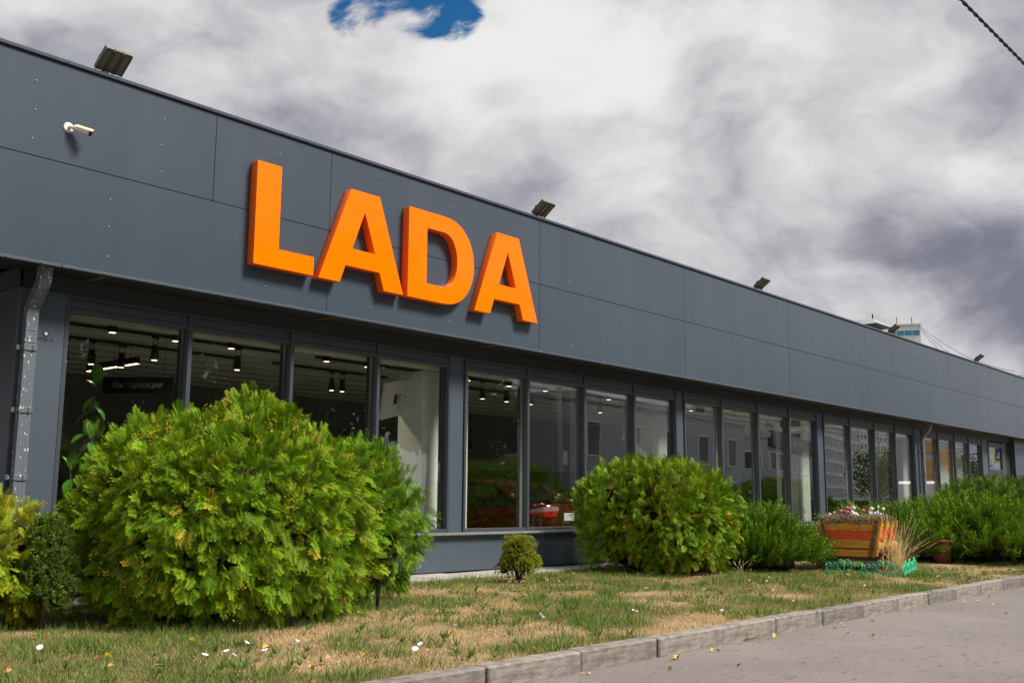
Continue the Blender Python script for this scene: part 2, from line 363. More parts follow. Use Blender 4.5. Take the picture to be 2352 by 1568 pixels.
tag(MB().add([(-2500,-2500,-0.03),(2500,-2500,-0.03),(2500,2500,-0.03),(-2500,2500,-0.03)], [(0,1,2,3)]).build('ground', M['far_ground']), 'dry flat ground reaching to the horizon', None, kind='structure')
tag(MB().add([(-60,-9,0),(160,-9,0),(160,4.70,0),(-60,4.70,0)], [(0,1,2,3)]).build('road', M['asphalt_base']), 'worn grey asphalt road beside the lawn kerb', None, kind='structure')

def gz(Y): return 0.145+0.075*np.clip((np.asarray(Y)-4.8)/4.6, 0, 1)
def dryness(X, Y):
    P = np.stack([np.asarray(X)*1.15, np.asarray(Y)*1.6, np.zeros_like(np.asarray(X))+3.3], -1)
    d = fbm(P, 1.0, 5)
    return np.clip((d-0.385)/0.26, 0, 1)
STRAW = np.array([0.57, 0.40, 0.22]); GREEN = np.array([0.155, 0.21, 0.048]); SOILC = np.array([0.20, 0.14, 0.075])
def lawn_sheet():
    xs = np.concatenate([np.arange(-4, 30, 0.12), np.arange(30, 62, 0.5)]); ys = np.linspace(4.795, 9.46, 40)
    X, Y = np.meshgrid(xs, ys); nx, ny = len(xs), len(ys)
    h = fbm(np.stack([X.ravel(), Y.ravel(), 0*X.ravel()], -1), 2.2, 3).reshape(X.shape)
    edge = np.clip((Y-4.8)/0.25, 0, 1)*np.clip((9.46-Y)/0.2, 0, 1)
    Z = gz(Y)-0.02+(h-0.5)*0.05*edge
    V = np.stack([X, Y, Z], -1).reshape(-1, 3)
    i = np.arange(nx*ny).reshape(ny, nx); F = np.stack([i[:-1,:-1], i[:-1,1:], i[1:,1:], i[1:,:-1]], -1).reshape(-1, 4)
    me = bpy.data.meshes.new('lawn'); me.from_pydata(V.tolist(), [], F.tolist())
    d = dryness(V[:,0], V[:,1])[:,None]; n = RNG.random((len(V), 1))*0.3+0.8
    c = (SOILC*(1-d)*0.9+STRAW*0.62*d)*n
    a = me.color_attributes.new('tint', 'FLOAT_COLOR', 'POINT'); a.data.foreach_set('color', np.concatenate([c, np.ones((len(V), 1))], 1).astype(np.float32).ravel())
    m = bpy.data.materials.new('lawn_soil'); m.use_nodes = True; nt = m.node_tree; b = nt.nodes['Principled BSDF']; b.inputs['Roughness'].default_value = 0.95; b.inputs['Specular IOR Level'].default_value = 0.1
    at = nt.nodes.new('ShaderNodeAttribute'); at.attribute_name = 'tint'
    no = nt.nodes.new('ShaderNodeTexNoise'); no.inputs['Scale'].default_value = 55; no.inputs['Detail'].default_value = 4; tc = nt.nodes.new('ShaderNodeTexCoord'); nt.links.new(tc.outputs['Object'], no.inputs['Vector'])
    rp = nt.nodes.new('ShaderNodeMapRange'); nt.links.new(no.outputs[0], rp.inputs[0]); rp.inputs[1].default_value = 0.3; rp.inputs[2].default_value = 0.7; rp.inputs[3].default_value = 0.55; rp.inputs[4].default_value = 1.25
    mx = nt.nodes.new('ShaderNodeVectorMath'); mx.operation = 'SCALE'; nt.links.new(at.outputs['Color'], mx.inputs[0]); nt.links.new(rp.outputs[0], mx.inputs['Scale']); nt.links.new(mx.outputs[0], b.inputs['Base Color'])
    bp = nt.nodes.new('ShaderNodeBump'); bp.inputs['Strength'].default_value = 0.6; bp.inputs['Distance'].default_value = 0.02; nt.links.new(no.outputs[0], bp.inputs['Height']); nt.links.new(bp.outputs[0], b.inputs['Normal'])
    me.materials.append(m); me.shade_smooth()
    tag(link_mesh('lawn', me), 'patchy half-dry lawn between the kerb and the building', None, kind='structure')
lawn_sheet()

def per_stone(m, lo, hi):                              # each cast stone has its own tone
    nt = m.node_tree; N = nt.nodes; L = nt.links; b = N['Principled BSDF']; src = b.inputs['Base Color'].links[0].from_socket
    oi = N.new('ShaderNodeObjectInfo'); mr = N.new('ShaderNodeMapRange'); L.new(oi.outputs['Random'], mr.inputs[0]); mr.inputs[3].default_value = lo; mr.inputs[4].default_value = hi
    sc = N.new('ShaderNodeVectorMath'); sc.operation = 'SCALE'; L.new(src, sc.inputs[0]); L.new(mr.outputs[0], sc.inputs['Scale']); L.new(sc.outputs[0], b.inputs['Base Color'])
per_stone(M['concrete_kerb'], 0.72, 1.12); per_stone(M['pavement'], 0.8, 1.1)
def kerb():
    root = empty('kerb', (0, 4.66, 0)); tag(root, 'grey concrete kerb of long stones edging the lawn', kind='structure')
    mb = MB().bbox(0.006, 0.994, 0, 0.15, -0.05, 0.15, 0.012)
    me = mb.mesh('kerb_stone', M['concrete_kerb'])
    for i in range(-4, 44):
        o = link_mesh('kerb_stone', me, root, (i+0.14+random.uniform(-.012, .012), random.uniform(-.006, .006), random.uniform(-.006, .004)))
        o.rotation_euler = (random.uniform(-.012, .012), random.uniform(-.004, .004), random.uniform(-.005, .005)); o.scale = (1+random.uniform(-.005, .003), 1, 1)
kerb()
def pavement():
    root = empty('pavement', (0, 9.46, 0)); tag(root, 'narrow strip of pale concrete slabs along the plinth', kind='structure')
    MB().box(-4, 60, 9.46, 10.19, 0.02, 0.205).build('bedding', M['soil'], root)
    mes = [MB().bbox(0.006, 0.744, 0.004, 0.722, 0.18, 0.236, 0.006).mesh('slab', M['pavement'])]
    for i in range(56):
        o = link_mesh('slab', mes[0], root, (-1.0+i*0.75, random.uniform(-.004, .004), random.uniform(-.004, .006))); o.rotation_euler = (random.uniform(-.006, .006), random.uniform(-.004, .004), 0)
pavement()

# ------------------------------------------------------------------ the showroom
YF, YW = 9.8, 10.25
FZ0, FZ1, FZ2 = 3.46, 4.475, 5.475          # fascia: bottom, joint, top
BLD = empty('showroom_building', (4.36, 10.25, 0.2), 'long dark grey metal-clad car showroom with a wide fascia', 'building')
FLOOR = 0.14
def bolts(mb, pts, r=0.008, y=YF):
    for x, z in pts:
        mb.loft([[(x+r*math.cos(k*PI/3), y-h, z+r*math.sin(k*PI/3)) for k in range(6)] if s else [(x+r*.55*math.cos(k*PI/3), y-h, z+r*.55*math.sin(k*PI/3)) for k in range(6)] for h, s in ((0, 1), (0.006, 1), (0.010, 0))])
def fascia():
    low = [-4.4, -0.3, 3.7-0.0, 7.82, 11.88]+[11.88+4.145*k for k in range(1, 9)]
    up = [-4.4, -0.3, 2.06, 6.18, 7.82, 11.88]+[11.88+4.145*k for k in range(1, 9)]
    low[2] = 2.06
    g = 0.003
    for xs, z0, z1, top in ((low, FZ0, FZ1, 0), (up, FZ1, FZ2, 1)):
        for a, b in zip(xs[:-1], xs[1:]):
            p = MB().bbox(a+g, b-g, YF, YF+0.03, z0+g, z1-g, 0.003).build('fascia_panel', M['fascia_metal'], BLD)
            mb = MB(); pts = []
            w = b-a; n = 3 if w > 3 else 1
            for k in range(n):
                x = a+w*(k+0.55+random.uniform(-.04, .04))/n
                for t in (0.17, 0.47, 0.76): pts.append((x+random.uniform(-.01, .01), z0+(z1-z0)*t+random.uniform(-.02, .02)))
            bolts(mb, pts); tag(mb.build('rivets', M['steel_bolt'], p), kind='stuff')
    MB().box(-4.4, 45.2, YF+0.034, YF+0.06, FZ0+0.02, FZ2-0.01).build('fascia_backing', M['joint_dark'], BLD)
    x = -4.4; L = 2.95
    while x < 45:
        MB().bbox(x, x+L-0.004, YF-0.028, YF+0.25, FZ2+0.012, FZ2+0.05, 0.004).build('coping', M['fascia_metal'], BLD)
        d = MB().bbox(x+.1, x+L+.1-0.006, YF-0.016, YF+0.05, FZ0-0.03, FZ0+0.002, 0.003).build('drip_trim', M['cladding'], BLD)
        mb = MB(); bolts(mb, [(x+.1+0.33*k+0.1, FZ0-0.014) for k in range(9)], 0.009, YF-0.016); tag(mb.build('clips', M['aluminium'], d), kind='stuff')
        x += L
    x = -4.4
    while x < 45:
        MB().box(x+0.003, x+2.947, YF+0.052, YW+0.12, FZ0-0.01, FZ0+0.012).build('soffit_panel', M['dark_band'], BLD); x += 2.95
    x = 5.0
    while x < 40:                                       # rusty brackets under the soffit
        MB().box(x, x+0.05, YF+0.06, YW-0.05, FZ0-0.035, FZ0-0.012).build('soffit_bracket', M['rust'], BLD); x += 2.95
fascia()
HB, HT, GB = 3.135, 3.275, 0.83                          # head rail bottom / top, glass bottom
GROUPS = [(4.84, 10.46, (6.275, 7.68, 9.085)), (10.75, 16.45, (12.17, 13.62, 15.065)), (16.70, 22.44, (18.10, 19.59, 21.01)),
          (22.76, 28.52, (24.24, 25.73, 27.11)), (29.06, 34.33, (30.35, 31.75, 33.03))]
def glazing():
    for gi, (a, b, ms) in enumerate(GROUPS):
        f = 0.045
        for x0, x1 in ((a, a+f), (b-f, b)):
            m = MB(); m.bbox(x0, x1, YW, YW+0.075, 0.78, HT, 0.003); m.box(x0+.004, x1-.004, YW+0.09, YW+0.20, 0.78, HT); m.build('jamb', M['frame_metal'], BLD)
        cells = [a+f]+[v for x in ms for v in (x-0.027, x+0.027)]+[b-f]
        for x in ms:
            m = MB(); m.bbox(x-0.027, x+0.027, YW-0.006, YW+0.07, 0.78, HT, 0.004); m.box(x-0.024, x+0.024, YW+0.092, YW+0.215, 0.80, HT-.01)
            mu = m.build('mullion', M['frame_metal'], BLD)
            MB().box(x-0.0265, x-0.0245, YW+0.098, YW+0.15, 0.83, HB).build('glazing_strip', M['aluminium'], mu)
        for i in range(0, 8, 2):
            x0, x1 = cells[i], cells[i+1]
            h = MB(); h.bbox(x0+.001, x1-.001, YW+0.004, YW+0.075, HB-0.05, HB, 0.003); h.bbox(x0+.001, x1-.001, YW+0.02, YW+0.07, HB+0.003, HT-.045, 0.004); h.bbox(x0+.001, x1-.001, YW+0.012, YW+0.074, HT-0.042, HT, 0.003)
            h.build('head_rail', M['frame_metal'], BLD)
            MB().bbox(x0+.001, x1-.001, YW+0.002, YW+0.075, 0.78, GB, 0.003).build('bottom_rail', M['frame_metal'], BLD)
            MB().box(x0-0.01, x1+0.01, YW+0.0765, YW+0.0855, GB-0.015, HB-0.035).build('pane', M['window_glass'], BLD)
    for a, b in ((10.46, 10.75), (16.45, 16.70), (22.44, 22.76), (28.52, 29.06)):
        MB().bbox(a+0.003, b-0.003, YW+0.028, YW+0.24, 0.78, HT, 0.003).build('column_cladding', M['cladding'], BLD)
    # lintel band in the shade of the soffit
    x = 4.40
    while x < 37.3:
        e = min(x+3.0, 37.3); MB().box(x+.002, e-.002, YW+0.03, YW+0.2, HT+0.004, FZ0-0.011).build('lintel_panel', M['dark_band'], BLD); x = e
    x = 4.38
    while x < 37.4:
        e = min(x+2.0, 37.4); MB().bbox(x+.002, e-.002, YW-0.13, YW+0.2, 0.745, 0.778, 0.004).build('sill', M['sill_metal'], BLD); x = e
    x = 4.38
    while x < 37.4:
        e = min(x+2.7, 37.4); MB().bbox(x+.003, e-.003, YW-0.05, YW+0.03, 0.25, 0.744, 0.003).build('plinth_panel', M['cladding'], BLD); x = e
    MB().box(4.39, 37.4, YW-0.03, YW+0.2, 0.05, 0.249).build('footing', M['joint_dark'], BLD)
    # left corner: flat pier, returning side wall
    pier = MB().bbox(4.36, 4.838, YW+0.0, YW+0.24, 0.78, HT+0.0, 0.004).build('corner_pier', M['cladding'], BLD)
    mk = MB(); mk.box(4.628, 4.668, YW-0.0065, YW-0.002, 2.815, 2.855); mk.build('target_mark', M['ink'], pier)
    mk = MB(); mk.box(4.634, 4.662, YW-0.009, YW-0.0066, 2.821, 2.849); mk.build('target_sticker', M['white_plastic'], pier)
    mk = MB()
    for dx, dz in ((0.03, 0), (-0.03, 0), (0, 0.03), (0, -0.03)): mk.box(4.648+dx-(.009 if dx else .002), 4.648+dx+(.009 if dx else .002), YW-0.004, YW-0.0005, 2.835+dz-(.009 if dz else .002), 2.835+dz+(.009 if dz else .002))
    mk.build('target_ticks', M['ink'], pier)
    lettering('MTO 16', 0.045, M['ink'], 'pen_lettering', pier, lambda u, v, w: (4.648+u, YW-0.003+w, 2.775+v))
    MB().box(4.37, 4.5, YW+0.25, 24.0, 0.2, HT-.01).build('side_wall', M['cladding'], BLD)
    MB().bbox(4.30, 4.368, YW+0.02, 24.0, HT, FZ0-0.012, 0.004).build('side_trim', M['fascia_metal'], BLD)
    MB().bbox(4.345, 4.369, YW+0.9, 12.4, 0.9, 3.1, 0.004).build('side_window_frame', M['frame_metal'], BLD)
    MB().box(4.338, 4.3445, YW+0.98, 12.32, 0.98, 3.02).build('side_pane', M['car_glass'], BLD)
    # right end: narrow panel, door, blank wall
    MB().bbox(34.335, 34.93, YW+0.03, YW+0.2, 0.25, HT, 0.003).build('end_panel', M['cladding'], BLD)
    d = MB(); d.bbox(34.935, 35.06, YW+0.01, YW+0.1, 0.26, HT-.04, 0.004); d.bbox(36.38, 36.52, YW+0.01, YW+0.1, 0.26, HT-.04, 0.004); d.bbox(35.062, 36.378, YW+0.012, YW+0.1, HB-0.06, HT-.04, 0.004); d.bbox(35.062, 36.378, YW+0.03, YW+0.09, 0.26, 2.36, 0.004)
    for k in range(3): d.bbox(35.062, 36.378, YW+0.012, YW+0.029, 2.10+0.1*k, 2.17+0.1*k, 0.003)
    door = d.build('door', M['frame_metal'], BLD)
    MB().box(35.05, 36.39, YW+0.05, YW+0.06, 2.36, HB-0.05).build('door_pane', M['window_glass'], door)
    MB().bbox(36.30, 36.34, YW-0.05, YW+0.01, 1.1, 1.5, 0.01).build('door_handle', M['aluminium'], door)
    MB().bbox(36.525, 36.80, YW+0.03, YW+0.2, 0.25, HT, 0.003).build('end_panel', M['frame_metal'], BLD)
    MB().bbox(36.81, 37.49, YW+0.09, YW+0.25, 0.25, HT, 0.003).build('recess_panel', M['dark_band'], BLD)
    x = 37.5
    for w in (2.5, 2.5, 2.7):
        MB().bbox(x+.004, x+w-.004, YW-0.08, YW+0.2, 0.25, 2.2, 0.004).build('wall_panel', M['fascia_metal'], BLD)
        MB().bbox(x+.004, x+w-.004, YW-0.08, YW+0.2, 2.208, FZ0-0.012, 0.004).build('wall_panel', M['fascia_metal'], BLD); x += w
    MB().box(45.2, 45.4, YF+0.06, 24, 0, FZ2).build('end_wall', M['cladding'], BLD)
    MB().box(4.3, 45.2, YW+0.3, 24.0, 5.2, 5.3).build('roof', M['dark_band'], BLD)
    MB().box(4.4, 45.2, 24.0, 24.2, 0, 5.3).build('rear_wall', M['cladding'], BLD)
    MB().box(-4.4, 4.3, YW+0.3, 24.0, FZ0+.02, 5.3).build('canopy', M['dark_band'], BLD)
glazing()
def drainpipe(x, z_spread, name='drainpipe'):
    def rect(c, d):                                     # ribbed rectangular section, c = centre, d = in-plane up-vector of the path
        hw, hd, n = 0.058, 0.045, 9; pts = []
        for k in range(n):
            xx = -hw+2*hw*k/(n-1); pts.append((xx, -hd+(0.004 if 1 < k < n-2 and k % 2 else 0)))
        pts += [(hw, hd), (-hw, hd)]
        return [np.array(c)+np.array([px, 0, 0])+np.array([0, d[2], -d[1]])*py for px, py in pts]
    y0 = YW-0.075
    path = [(y0, 0.35), (y0, 2.98), (y0-0.004, 3.03), (y0-0.02, 3.07), (y0-0.11, 3.17), (y0-0.20, 3.27), (y0-0.225, 3.315), (y0-0.23, 3.37), (y0-0.23, FZ0-0.012)]
    rings = []
    for i, (y, z) in enumerate(path):
        a = np.array(path[max(i-1, 0)]); b = np.array(path[min(i+1, len(path)-1)]); d = b-a; d /= np.linalg.norm(d)
        rings.append(rect((x, y, z), (0, d[0], d[1])))
    o = MB().loft(rings).build(name, M['pipe_paint'], BLD)
    sh = MB().obox((x, y0-0.09, 0.30), (1, 0, 0), (0, 1, -0.6), (0, 0.6, 1), 0.056, 0.11, 0.043).build('outlet_shoe', M['pipe_paint'], o)
    for z in (2.66, 2.05, 1.40, 0.72):
        b = MB(); b.bbox(x-0.066, x+0.066, y0-0.055, y0+0.05, z-0.03, z+0.03, 0.004); b.bbox(x-0.105, x-0.067, y0+0.02, y0+0.06, z-0.026, z+0.026, 0.004); b.bbox(x+0.02, x+0.035, y0-0.066, y0-0.056, z-0.028, z+0.028, 0.002)
        b.build('bracket', M['pipe_paint'], o)
    for z in (2.83, 2.71):
        MB().bbox(x-0.0605, x+0.0605, y0-0.048, y0+0.047, z, z+0.008, 0.001).build('joint_collar', M['pipe_paint'], o)
    return o
def pipe_mat():
    m = mat('pipe_paint', (0.13, 0.15, 0.17), 0.36); nt = m.node_tree; N = nt.nodes; L = nt.links; b = N['Principled BSDF']
    tc = N.new('ShaderNodeTexCoord'); mp = N.new('ShaderNodeMapping'); mp.inputs['Scale'].default_value = (1.6, 1.6, 0.8); L.new(tc.outputs['Object'], mp.inputs[0])
    n = N.new('ShaderNodeTexNoise'); n.inputs['Scale'].default_value = 26; n.inputs['Detail'].default_value = 3; L.new(mp.outputs[0], n.inputs['Vector'])
    r = N.new('ShaderNodeValToRGB'); L.new(n.outputs[0], r.inputs[0]); e = r.color_ramp.elements
    e[0].position = 0.64; e[0].color = (0.115, 0.135, 0.155, 1); e[1].position = 0.66; e[1].color = (0.72, 0.71, 0.68, 1)   # flaked paint
    L.new(r.outputs[0], b.inputs['Base Color'])
pipe_mat()
drainpipe(4.455, 0); drainpipe(28.84, 0)

# ------------------------------------------------------------------ inside the showroom
def interior():
    MB().box(4.5, 45.2, YW+0.245, 24, 0.02, FLOOR).build('floor', M['room_floor'], BLD)
    MB().box(4.5, 45.2, YW+0.22, 24, 3.42, 3.46).build('ceiling', M['room_ceiling'], BLD)
    k = 0
    for i in range(11):                                 # profiled deck: shallow ribs along the facade
        y = 11.05+i*0.62; MB().bbox(4.51, 45, y, y+0.30, 3.34, 3.419, 0.02).build('ceiling_rib', M['room_ceiling'], BLD)
    MB().box(4.51, 45.19, YW+0.25, YW+0.46, 3.09, 3.419).build('edge_beam', M['room_beam'], BLD)
    MB().box(4.51, 45.19, 18.2, 18.5, 2.05, 3.41).build('bulkhead', M['room_wall'], BLD)
    MB().box(4.51, 45.19, 23.7, 23.98, FLOOR+.001, 3.41).build('back_wall', M['room_wall'], BLD)
    for i, x in enumerate((10.42, 16.42, 22.42, 28.42, 31.9)):
        MB().bbox(x, x+(0.96 if i < 4 else 2.3), 10.78, 11.3, FLOOR+.001, 3.088, 0.004).build('pillar', M['pillar_white'], BLD)
    for y in (12.25, 13.3):
        for a, b in ((5.2, 9.0), (9.6, 12.0), (12.6, 15.1), (16.0, 19.0), (19.6, 22.2)):
            MB().box(a, b, y-0.018, y+0.018, 3.30, 3.337).build('track_rail', M['black_plastic'], BLD)
    # lit surface downlights, all alike along the glass
    root = empty('ceiling_downlight', (0, 0, 0), 'small black cylinder downlight on the showroom ceiling behind the glass', 'downlight', 'ceiling downlights along the glazing')
    MB().tube([(0, 0, 0), (0, 0, 0.13)], 0.055, 12).build('housing', M['black_plastic'], root); MB().tube([(0, 0, -0.003), (0, 0, 0.004)], 0.042, 12).build('lens', M['lamp_glow'], root)
    beam = bpy.data.lights.new('lamp', 'SPOT'); beam.energy = 9; beam.spot_size = math.radians(140); beam.spot_blend = 0.6; beam.color = (1.0, 0.86, 0.66); beam.shadow_soft_size = 0.04
    xs = [6.19, 7.05, 7.88, 8.74, 9.5, 10.28, 12.5, 13.55, 14.55, 15.5, 16.53, 18.6, 19.6, 20.7]
    for i, x in enumerate(xs):
        o = root if i == 0 else copy_tree(root); o.location = (x, 11.86, 3.209)
        lp = bpy.data.objects.new('lamp', beam); COL.objects.link(lp); lp.parent = o; lp.location = (0, 0, -0.02)
    root = empty('track_spotlight', (0, 0, 0), 'black track spotlight hanging from its yoke under the showroom ceiling', 'spotlight', 'track spotlights under the ceiling')
    MB().loft([[(r*math.cos(k*PI/6), r*math.sin(k*PI/6), z) for k in range(12)] for r, z in ((0.048, -0.20), (0.055, -0.19), (0.055, -0.12), (0.047, -0.11), (0.047, -0.09), (0.038, -0.02), (0.03, 0))]).build('head', M['black_plastic'], root)
    MB().tube([(0, 0, -0.204), (0, 0, -0.198)], 0.036, 12).build('lens', M['lamp_glow'], root)
    MB().tube([(-0.05, 0, -0.03), (-0.035, 0, 0.06), (0, 0, 0.10), (0.035, 0, 0.06), (0.05, 0, -0.03)], 0.006, 5).build('yoke', M['black_plastic'], root)
    MB().box(-0.06, 0.06, -0.02, 0.02, 0.085, 0.115).build('adapter', M['black_plastic'], root)
    sp = [(6.99, 12.25), (8.25, 12.25), (6.67, 13.3), (6.30, 13.3), (7.1, 13.3), (10.78, 13.3), (11.0, 13.3), (11.6, 13.3), (13.29, 12.25), (13.93, 12.25), (14.6, 12.25), (16.77, 12.25), (17.6, 13.3), (18.4, 12.25)]
    for i, (x, y) in enumerate(sp):
        o = root if i == 0 else copy_tree(root); o.location = (x, y, 3.19); o.rotation_euler.z = random.uniform(-.6, .6)
    ll = empty('linear_pendant', (7.18, 13.7, 3.03), 'long thin black pendant lamp with a warm glowing underside', 'pendant lamp')
    MB().box(7.15, 7.21, 13.0, 14.4, 3.03, 3.12).build('body', M['black_plastic'], ll); MB().box(7.155, 7.205, 13.01, 14.39, 3.022, 3.029).build('diffuser', M['lamp_glow'], ll)
    for y in (13.2, 14.2): MB().tube([(7.18, y, 3.119), (7.18, y, 3.34)], 0.004, 4).build('wire', M['black_plastic'], ll)
    inf = empty('hanging_sign', (7.05, 12.9, 2.6), 'black hanging board with pale lettering behind the first window', 'sign')
    ax = np.array([0.62, -0.78, 0]); 
    MB().obox((7.15, 12.9, 2.72), ax, (0.78, 0.62, 0), (0, 0, 1), 0.48, 0.02, 0.11).build('board', M['sign_black'], inf)
    lettering('Информация', 0.11, M['letter_grey'], 'lettering', inf, lambda u, v, w: tuple(np.array([7.15, 12.9, 2.72])+ax*u+np.array([-0.78, -0.62, 0])*(0.023+w)+np.array([0, 0, 1])*v))
    for t in (-0.35, 0.35): p = np.array([7.15, 12.9, 2.83])+ax*t; MB().tube([p, p+np.array([0, 0, .58])], 0.004, 4).build('wire', M['black_plastic'], inf)
    # televisions on the pillars: pale backs to the glass
    def tv(x, lab):
        r = empty('television', (x-0.02, 11.05, 2.45), lab, 'television')
        a = np.array([0.93, 0.30, 0.2]); a /= np.linalg.norm(a); z = np.array([-0.1, -0.30, 0.95]); z -= a*(a@z); z /= np.linalg.norm(z); n = np.cross(a, z)
        c = np.array([x-0.24, 11.1, 2.68])
        MB().obox(c, a, n, z, 0.38, 0.022, 0.27).build('back_shell', M['white_plastic'], r)
        MB().obox(c-n*0.024, a, n, z, 0.365, 0.003, 0.255).build('screen', M['car_glass'], r)
        MB().obox(c+n*0.026+a*-0.04+z*0.0, a, n, z, 0.05, 0.004, 0.07).build('socket_panel', M['black_plastic'], r)
        MB().obox(c+n*0.026+a*0.07+z*-0.04, a, n, z, 0.012, 0.004, 0.12).build('port_strip', M['letter_grey'], r)
        m = MB()
        for dz in (0.06, -0.02, -0.10): m.tube([c+n*0.035+a*0.14+z*dz, np.array([x+0.002, 10.93, c[2]+dz])], 0.014, 5)
        m.tube([c+n*0.035+a*0.14+z*0.08, c+n*0.035+a*0.14+z*-0.12], 0.016, 5); m.build('wall_arm', M['white_plastic'], r)
        pts = [c+n*0.035+a*(0.05+0.10*math.sin(t))+z*(-0.14-0.07*math.sin(t*.5)) for t in np.linspace(0, 6, 12)]
        MB().tube(pts, 0.004, 4).build('cable', M['white_plastic'], r)
    tv(10.42, 'white-backed television on the pillar beside the red car'); tv(16.42, 'white-backed television on the pillar behind the second rounded thuja'); tv(28.42, 'white-backed television on the pillar by the far drainpipe')
    r = empty('television', (11.6, 11.1, 2.2), 'dark-screened television angled on a pillar above the red car', 'television')
    MB().obox((11.78, 11.25, 2.21), (0.9, 0.43, 0.06), (-0.43, 0.9, 0), (-0.1, -0.05, 1), 0.33, 0.02, 0.2).build('screen', M['car_glass'], r); MB().obox((11.787, 11.268, 2.21), (0.9, 0.43, 0.06), (-0.43, 0.9, 0), (-0.1, -0.05, 1), 0.345, 0.018, 0.215).build('bezel', M['lamp_fin'], r)
    MB().tube([(11.60, 11.2, 2.2), (11.385, 11.1, 2.2)], 0.02, 6).build('wall_arm', M['black_plastic'], r)
interior()
# ------------------------------------------------------------------ the letter sign
def letter_sign():
    k = 9.66/9.58
    root = empty('letter_sign', (6.65, YF, 3.82), 'large glossy orange four-letter sign mounted on the grey fascia', 'sign')
    zb, zt = 3.825, 5.035
    def S(pts): return [(x*k, 1.2+(z-1.2)*k) for x, z in pts]
    A = lambda o: ([(o+0.46, 5.005), (o+0.93, 5.005), (o+1.365, 3.81), (o+1.035, 3.81), (o+0.955, 4.03), (o+0.405, 4.03), (o+0.325, 3.81), (o, 3.81)], [(o+0.69, 4.75), (o+0.875, 4.255), (o+0.505, 4.255)])
    def D():
        x0, z0, z1 = 8.955, 3.81, 5.005; cx, rx, rz = 9.60, 0.60, (z1-z0)/2; cz = (z0+z1)/2
        out = [(x0, z0), (x0, z1)]+[(cx+rx*math.copysign(abs(math.cos(t))**0.85, math.cos(t)), cz+rz*math.sin(t)) for t in np.linspace(PI/2, -PI/2, 26)]
        ri, rzi = 0.275, rz-0.225
        inn = [(x0+0.335, cz-rzi), (x0+0.335, cz+rzi)]+[(cx-0.01+ri*math.copysign(abs(math.cos(t))**0.85, math.cos(t)), cz+rzi*math.sin(t)) for t in np.linspace(PI/2, -PI/2, 22)]
        return out, inn
    Lp = [(6.60, 5.015), (6.935, 5.015), (6.935, 4.04), (7.44, 4.04), (7.44, 3.815), (6.60, 3.815)]
    for sp, lab in (([Lp], 'orange letter L'), (list(A(7.515)), 'orange first letter A'), (list(D()), 'orange letter D'), (list(A(10.215)), 'orange last letter A')):
        o = flat_shape([S(p) for p in sp], 0.125, [M['orange_acrylic'], M['orange_return']], 'letter', root, lambda u, v, w: (u, YF-0.0685+w, v))
        o['label'] = lab; me = o.data
        for p in me.polygons: p.material_index = 0 if abs(p.normal.y) > 0.9 else 1
        # rounded lip between face and return
        md = o.modifiers.new('lip', 'BEVEL'); md.width = 0.004; md.segments = 2; md.limit_method = 'ANGLE'; md.angle_limit = math.radians(50)
letter_sign()

# ------------------------------------------------------------------ floodlights, security camera, roof things
def floodlights():
    root = empty('floodlight', (0, 0, 0), '', 'floodlight', 'floodlights along the roof edge')
    al = math.radians(36); p = np.array([0, -math.cos(al), math.sin(al)]); n = np.array([0, -math.sin(al), -math.cos(al)]); ax = np.array([1.0, 0, 0])
    c0 = np.array([0, -0.02, 0.055])
    for k in (-1, 0, 1):
        c = c0+ax*k*0.142+p*0.19
        h = MB(); h.obox(c-n*0.03, ax, p, n, 0.068, 0.19, 0.03); h.obox(c+n*0.008+ax*0.056, ax, p, n, 0.012, 0.188, 0.009); h.obox(c+n*0.008-ax*0.056, ax, p, n, 0.012, 0.188, 0.009); ho = h.build('module', M['lamp_grey'], root)
        f = MB()
        for j in range(6): f.obox(c+p*0.197+ax*(-0.055+0.022*j)-n*0.03, ax, p, n, 0.006, 0.007, 0.032)
        f.obox(c+p*0.2-n*0.004, ax, p, n, 0.066, 0.006, 0.006); f.obox(c+p*0.2-n*0.06, ax, p, n, 0.066, 0.006, 0.006)
        f.build('end_fins', M['lamp_fin'], ho)
        MB().obox(c+n*0.004, ax, p, n, 0.042, 0.172, 0.004).build('led_panel', M['led'], ho)
    MB().obox(c0+p*0.16-n*0.075, ax, p, n, 0.2, 0.03, 0.014).build('cross_bar', M['lamp_grey'], root)
    b = MB(); b.obox((-0.07, 0.05, 0.03), (1, 0, 0), (0, 1, 0.3), (0, -0.3, 1), 0.012, 0.05, 0.045); b.obox((0.0, 0.05, 0.03), (1, 0, 0), (0, 1, 0.3), (0, -0.3, 1), 0.012, 0.05, 0.045); b.box(-0.12, 0.06, 0.0, 0.14, -0.028, -0.003); b.build('bracket', M['rust'], root)
    MB().tube([(0.0, 0.03, 0.02), (0.05, -0.02, 0.0), (0.12, -0.06, 0.005), (0.17, -0.10, 0.06)], 0.005, 5).build('cable', M['cable_black'], root)
    labs = ['three-panel LED floodlight on the roof edge above the white security camera', 'three-panel LED floodlight on the roof edge above the last orange letter', 'three-panel LED floodlight on the roof edge next after the orange sign', 'three-panel LED floodlight on the roof edge in front of the blue-banded tower', 'three-panel LED floodlight on the roof edge at the far end of the fascia']
    xs = [4.90, 11.90, 18.95, 26.05, 32.85]
    for i, x in enumerate(xs):
        o = root if i == 0 else copy_tree(root)
        o.location = (x, YF+0.06, FZ2+0.052); o.scale = (0.70, 0.70, 0.70); o['label'] = labs[i]
mat('led', (0.16, 0.16, 0.135), 0.35, var=0.35, vscale=60, coat=0.5)
floodlights()
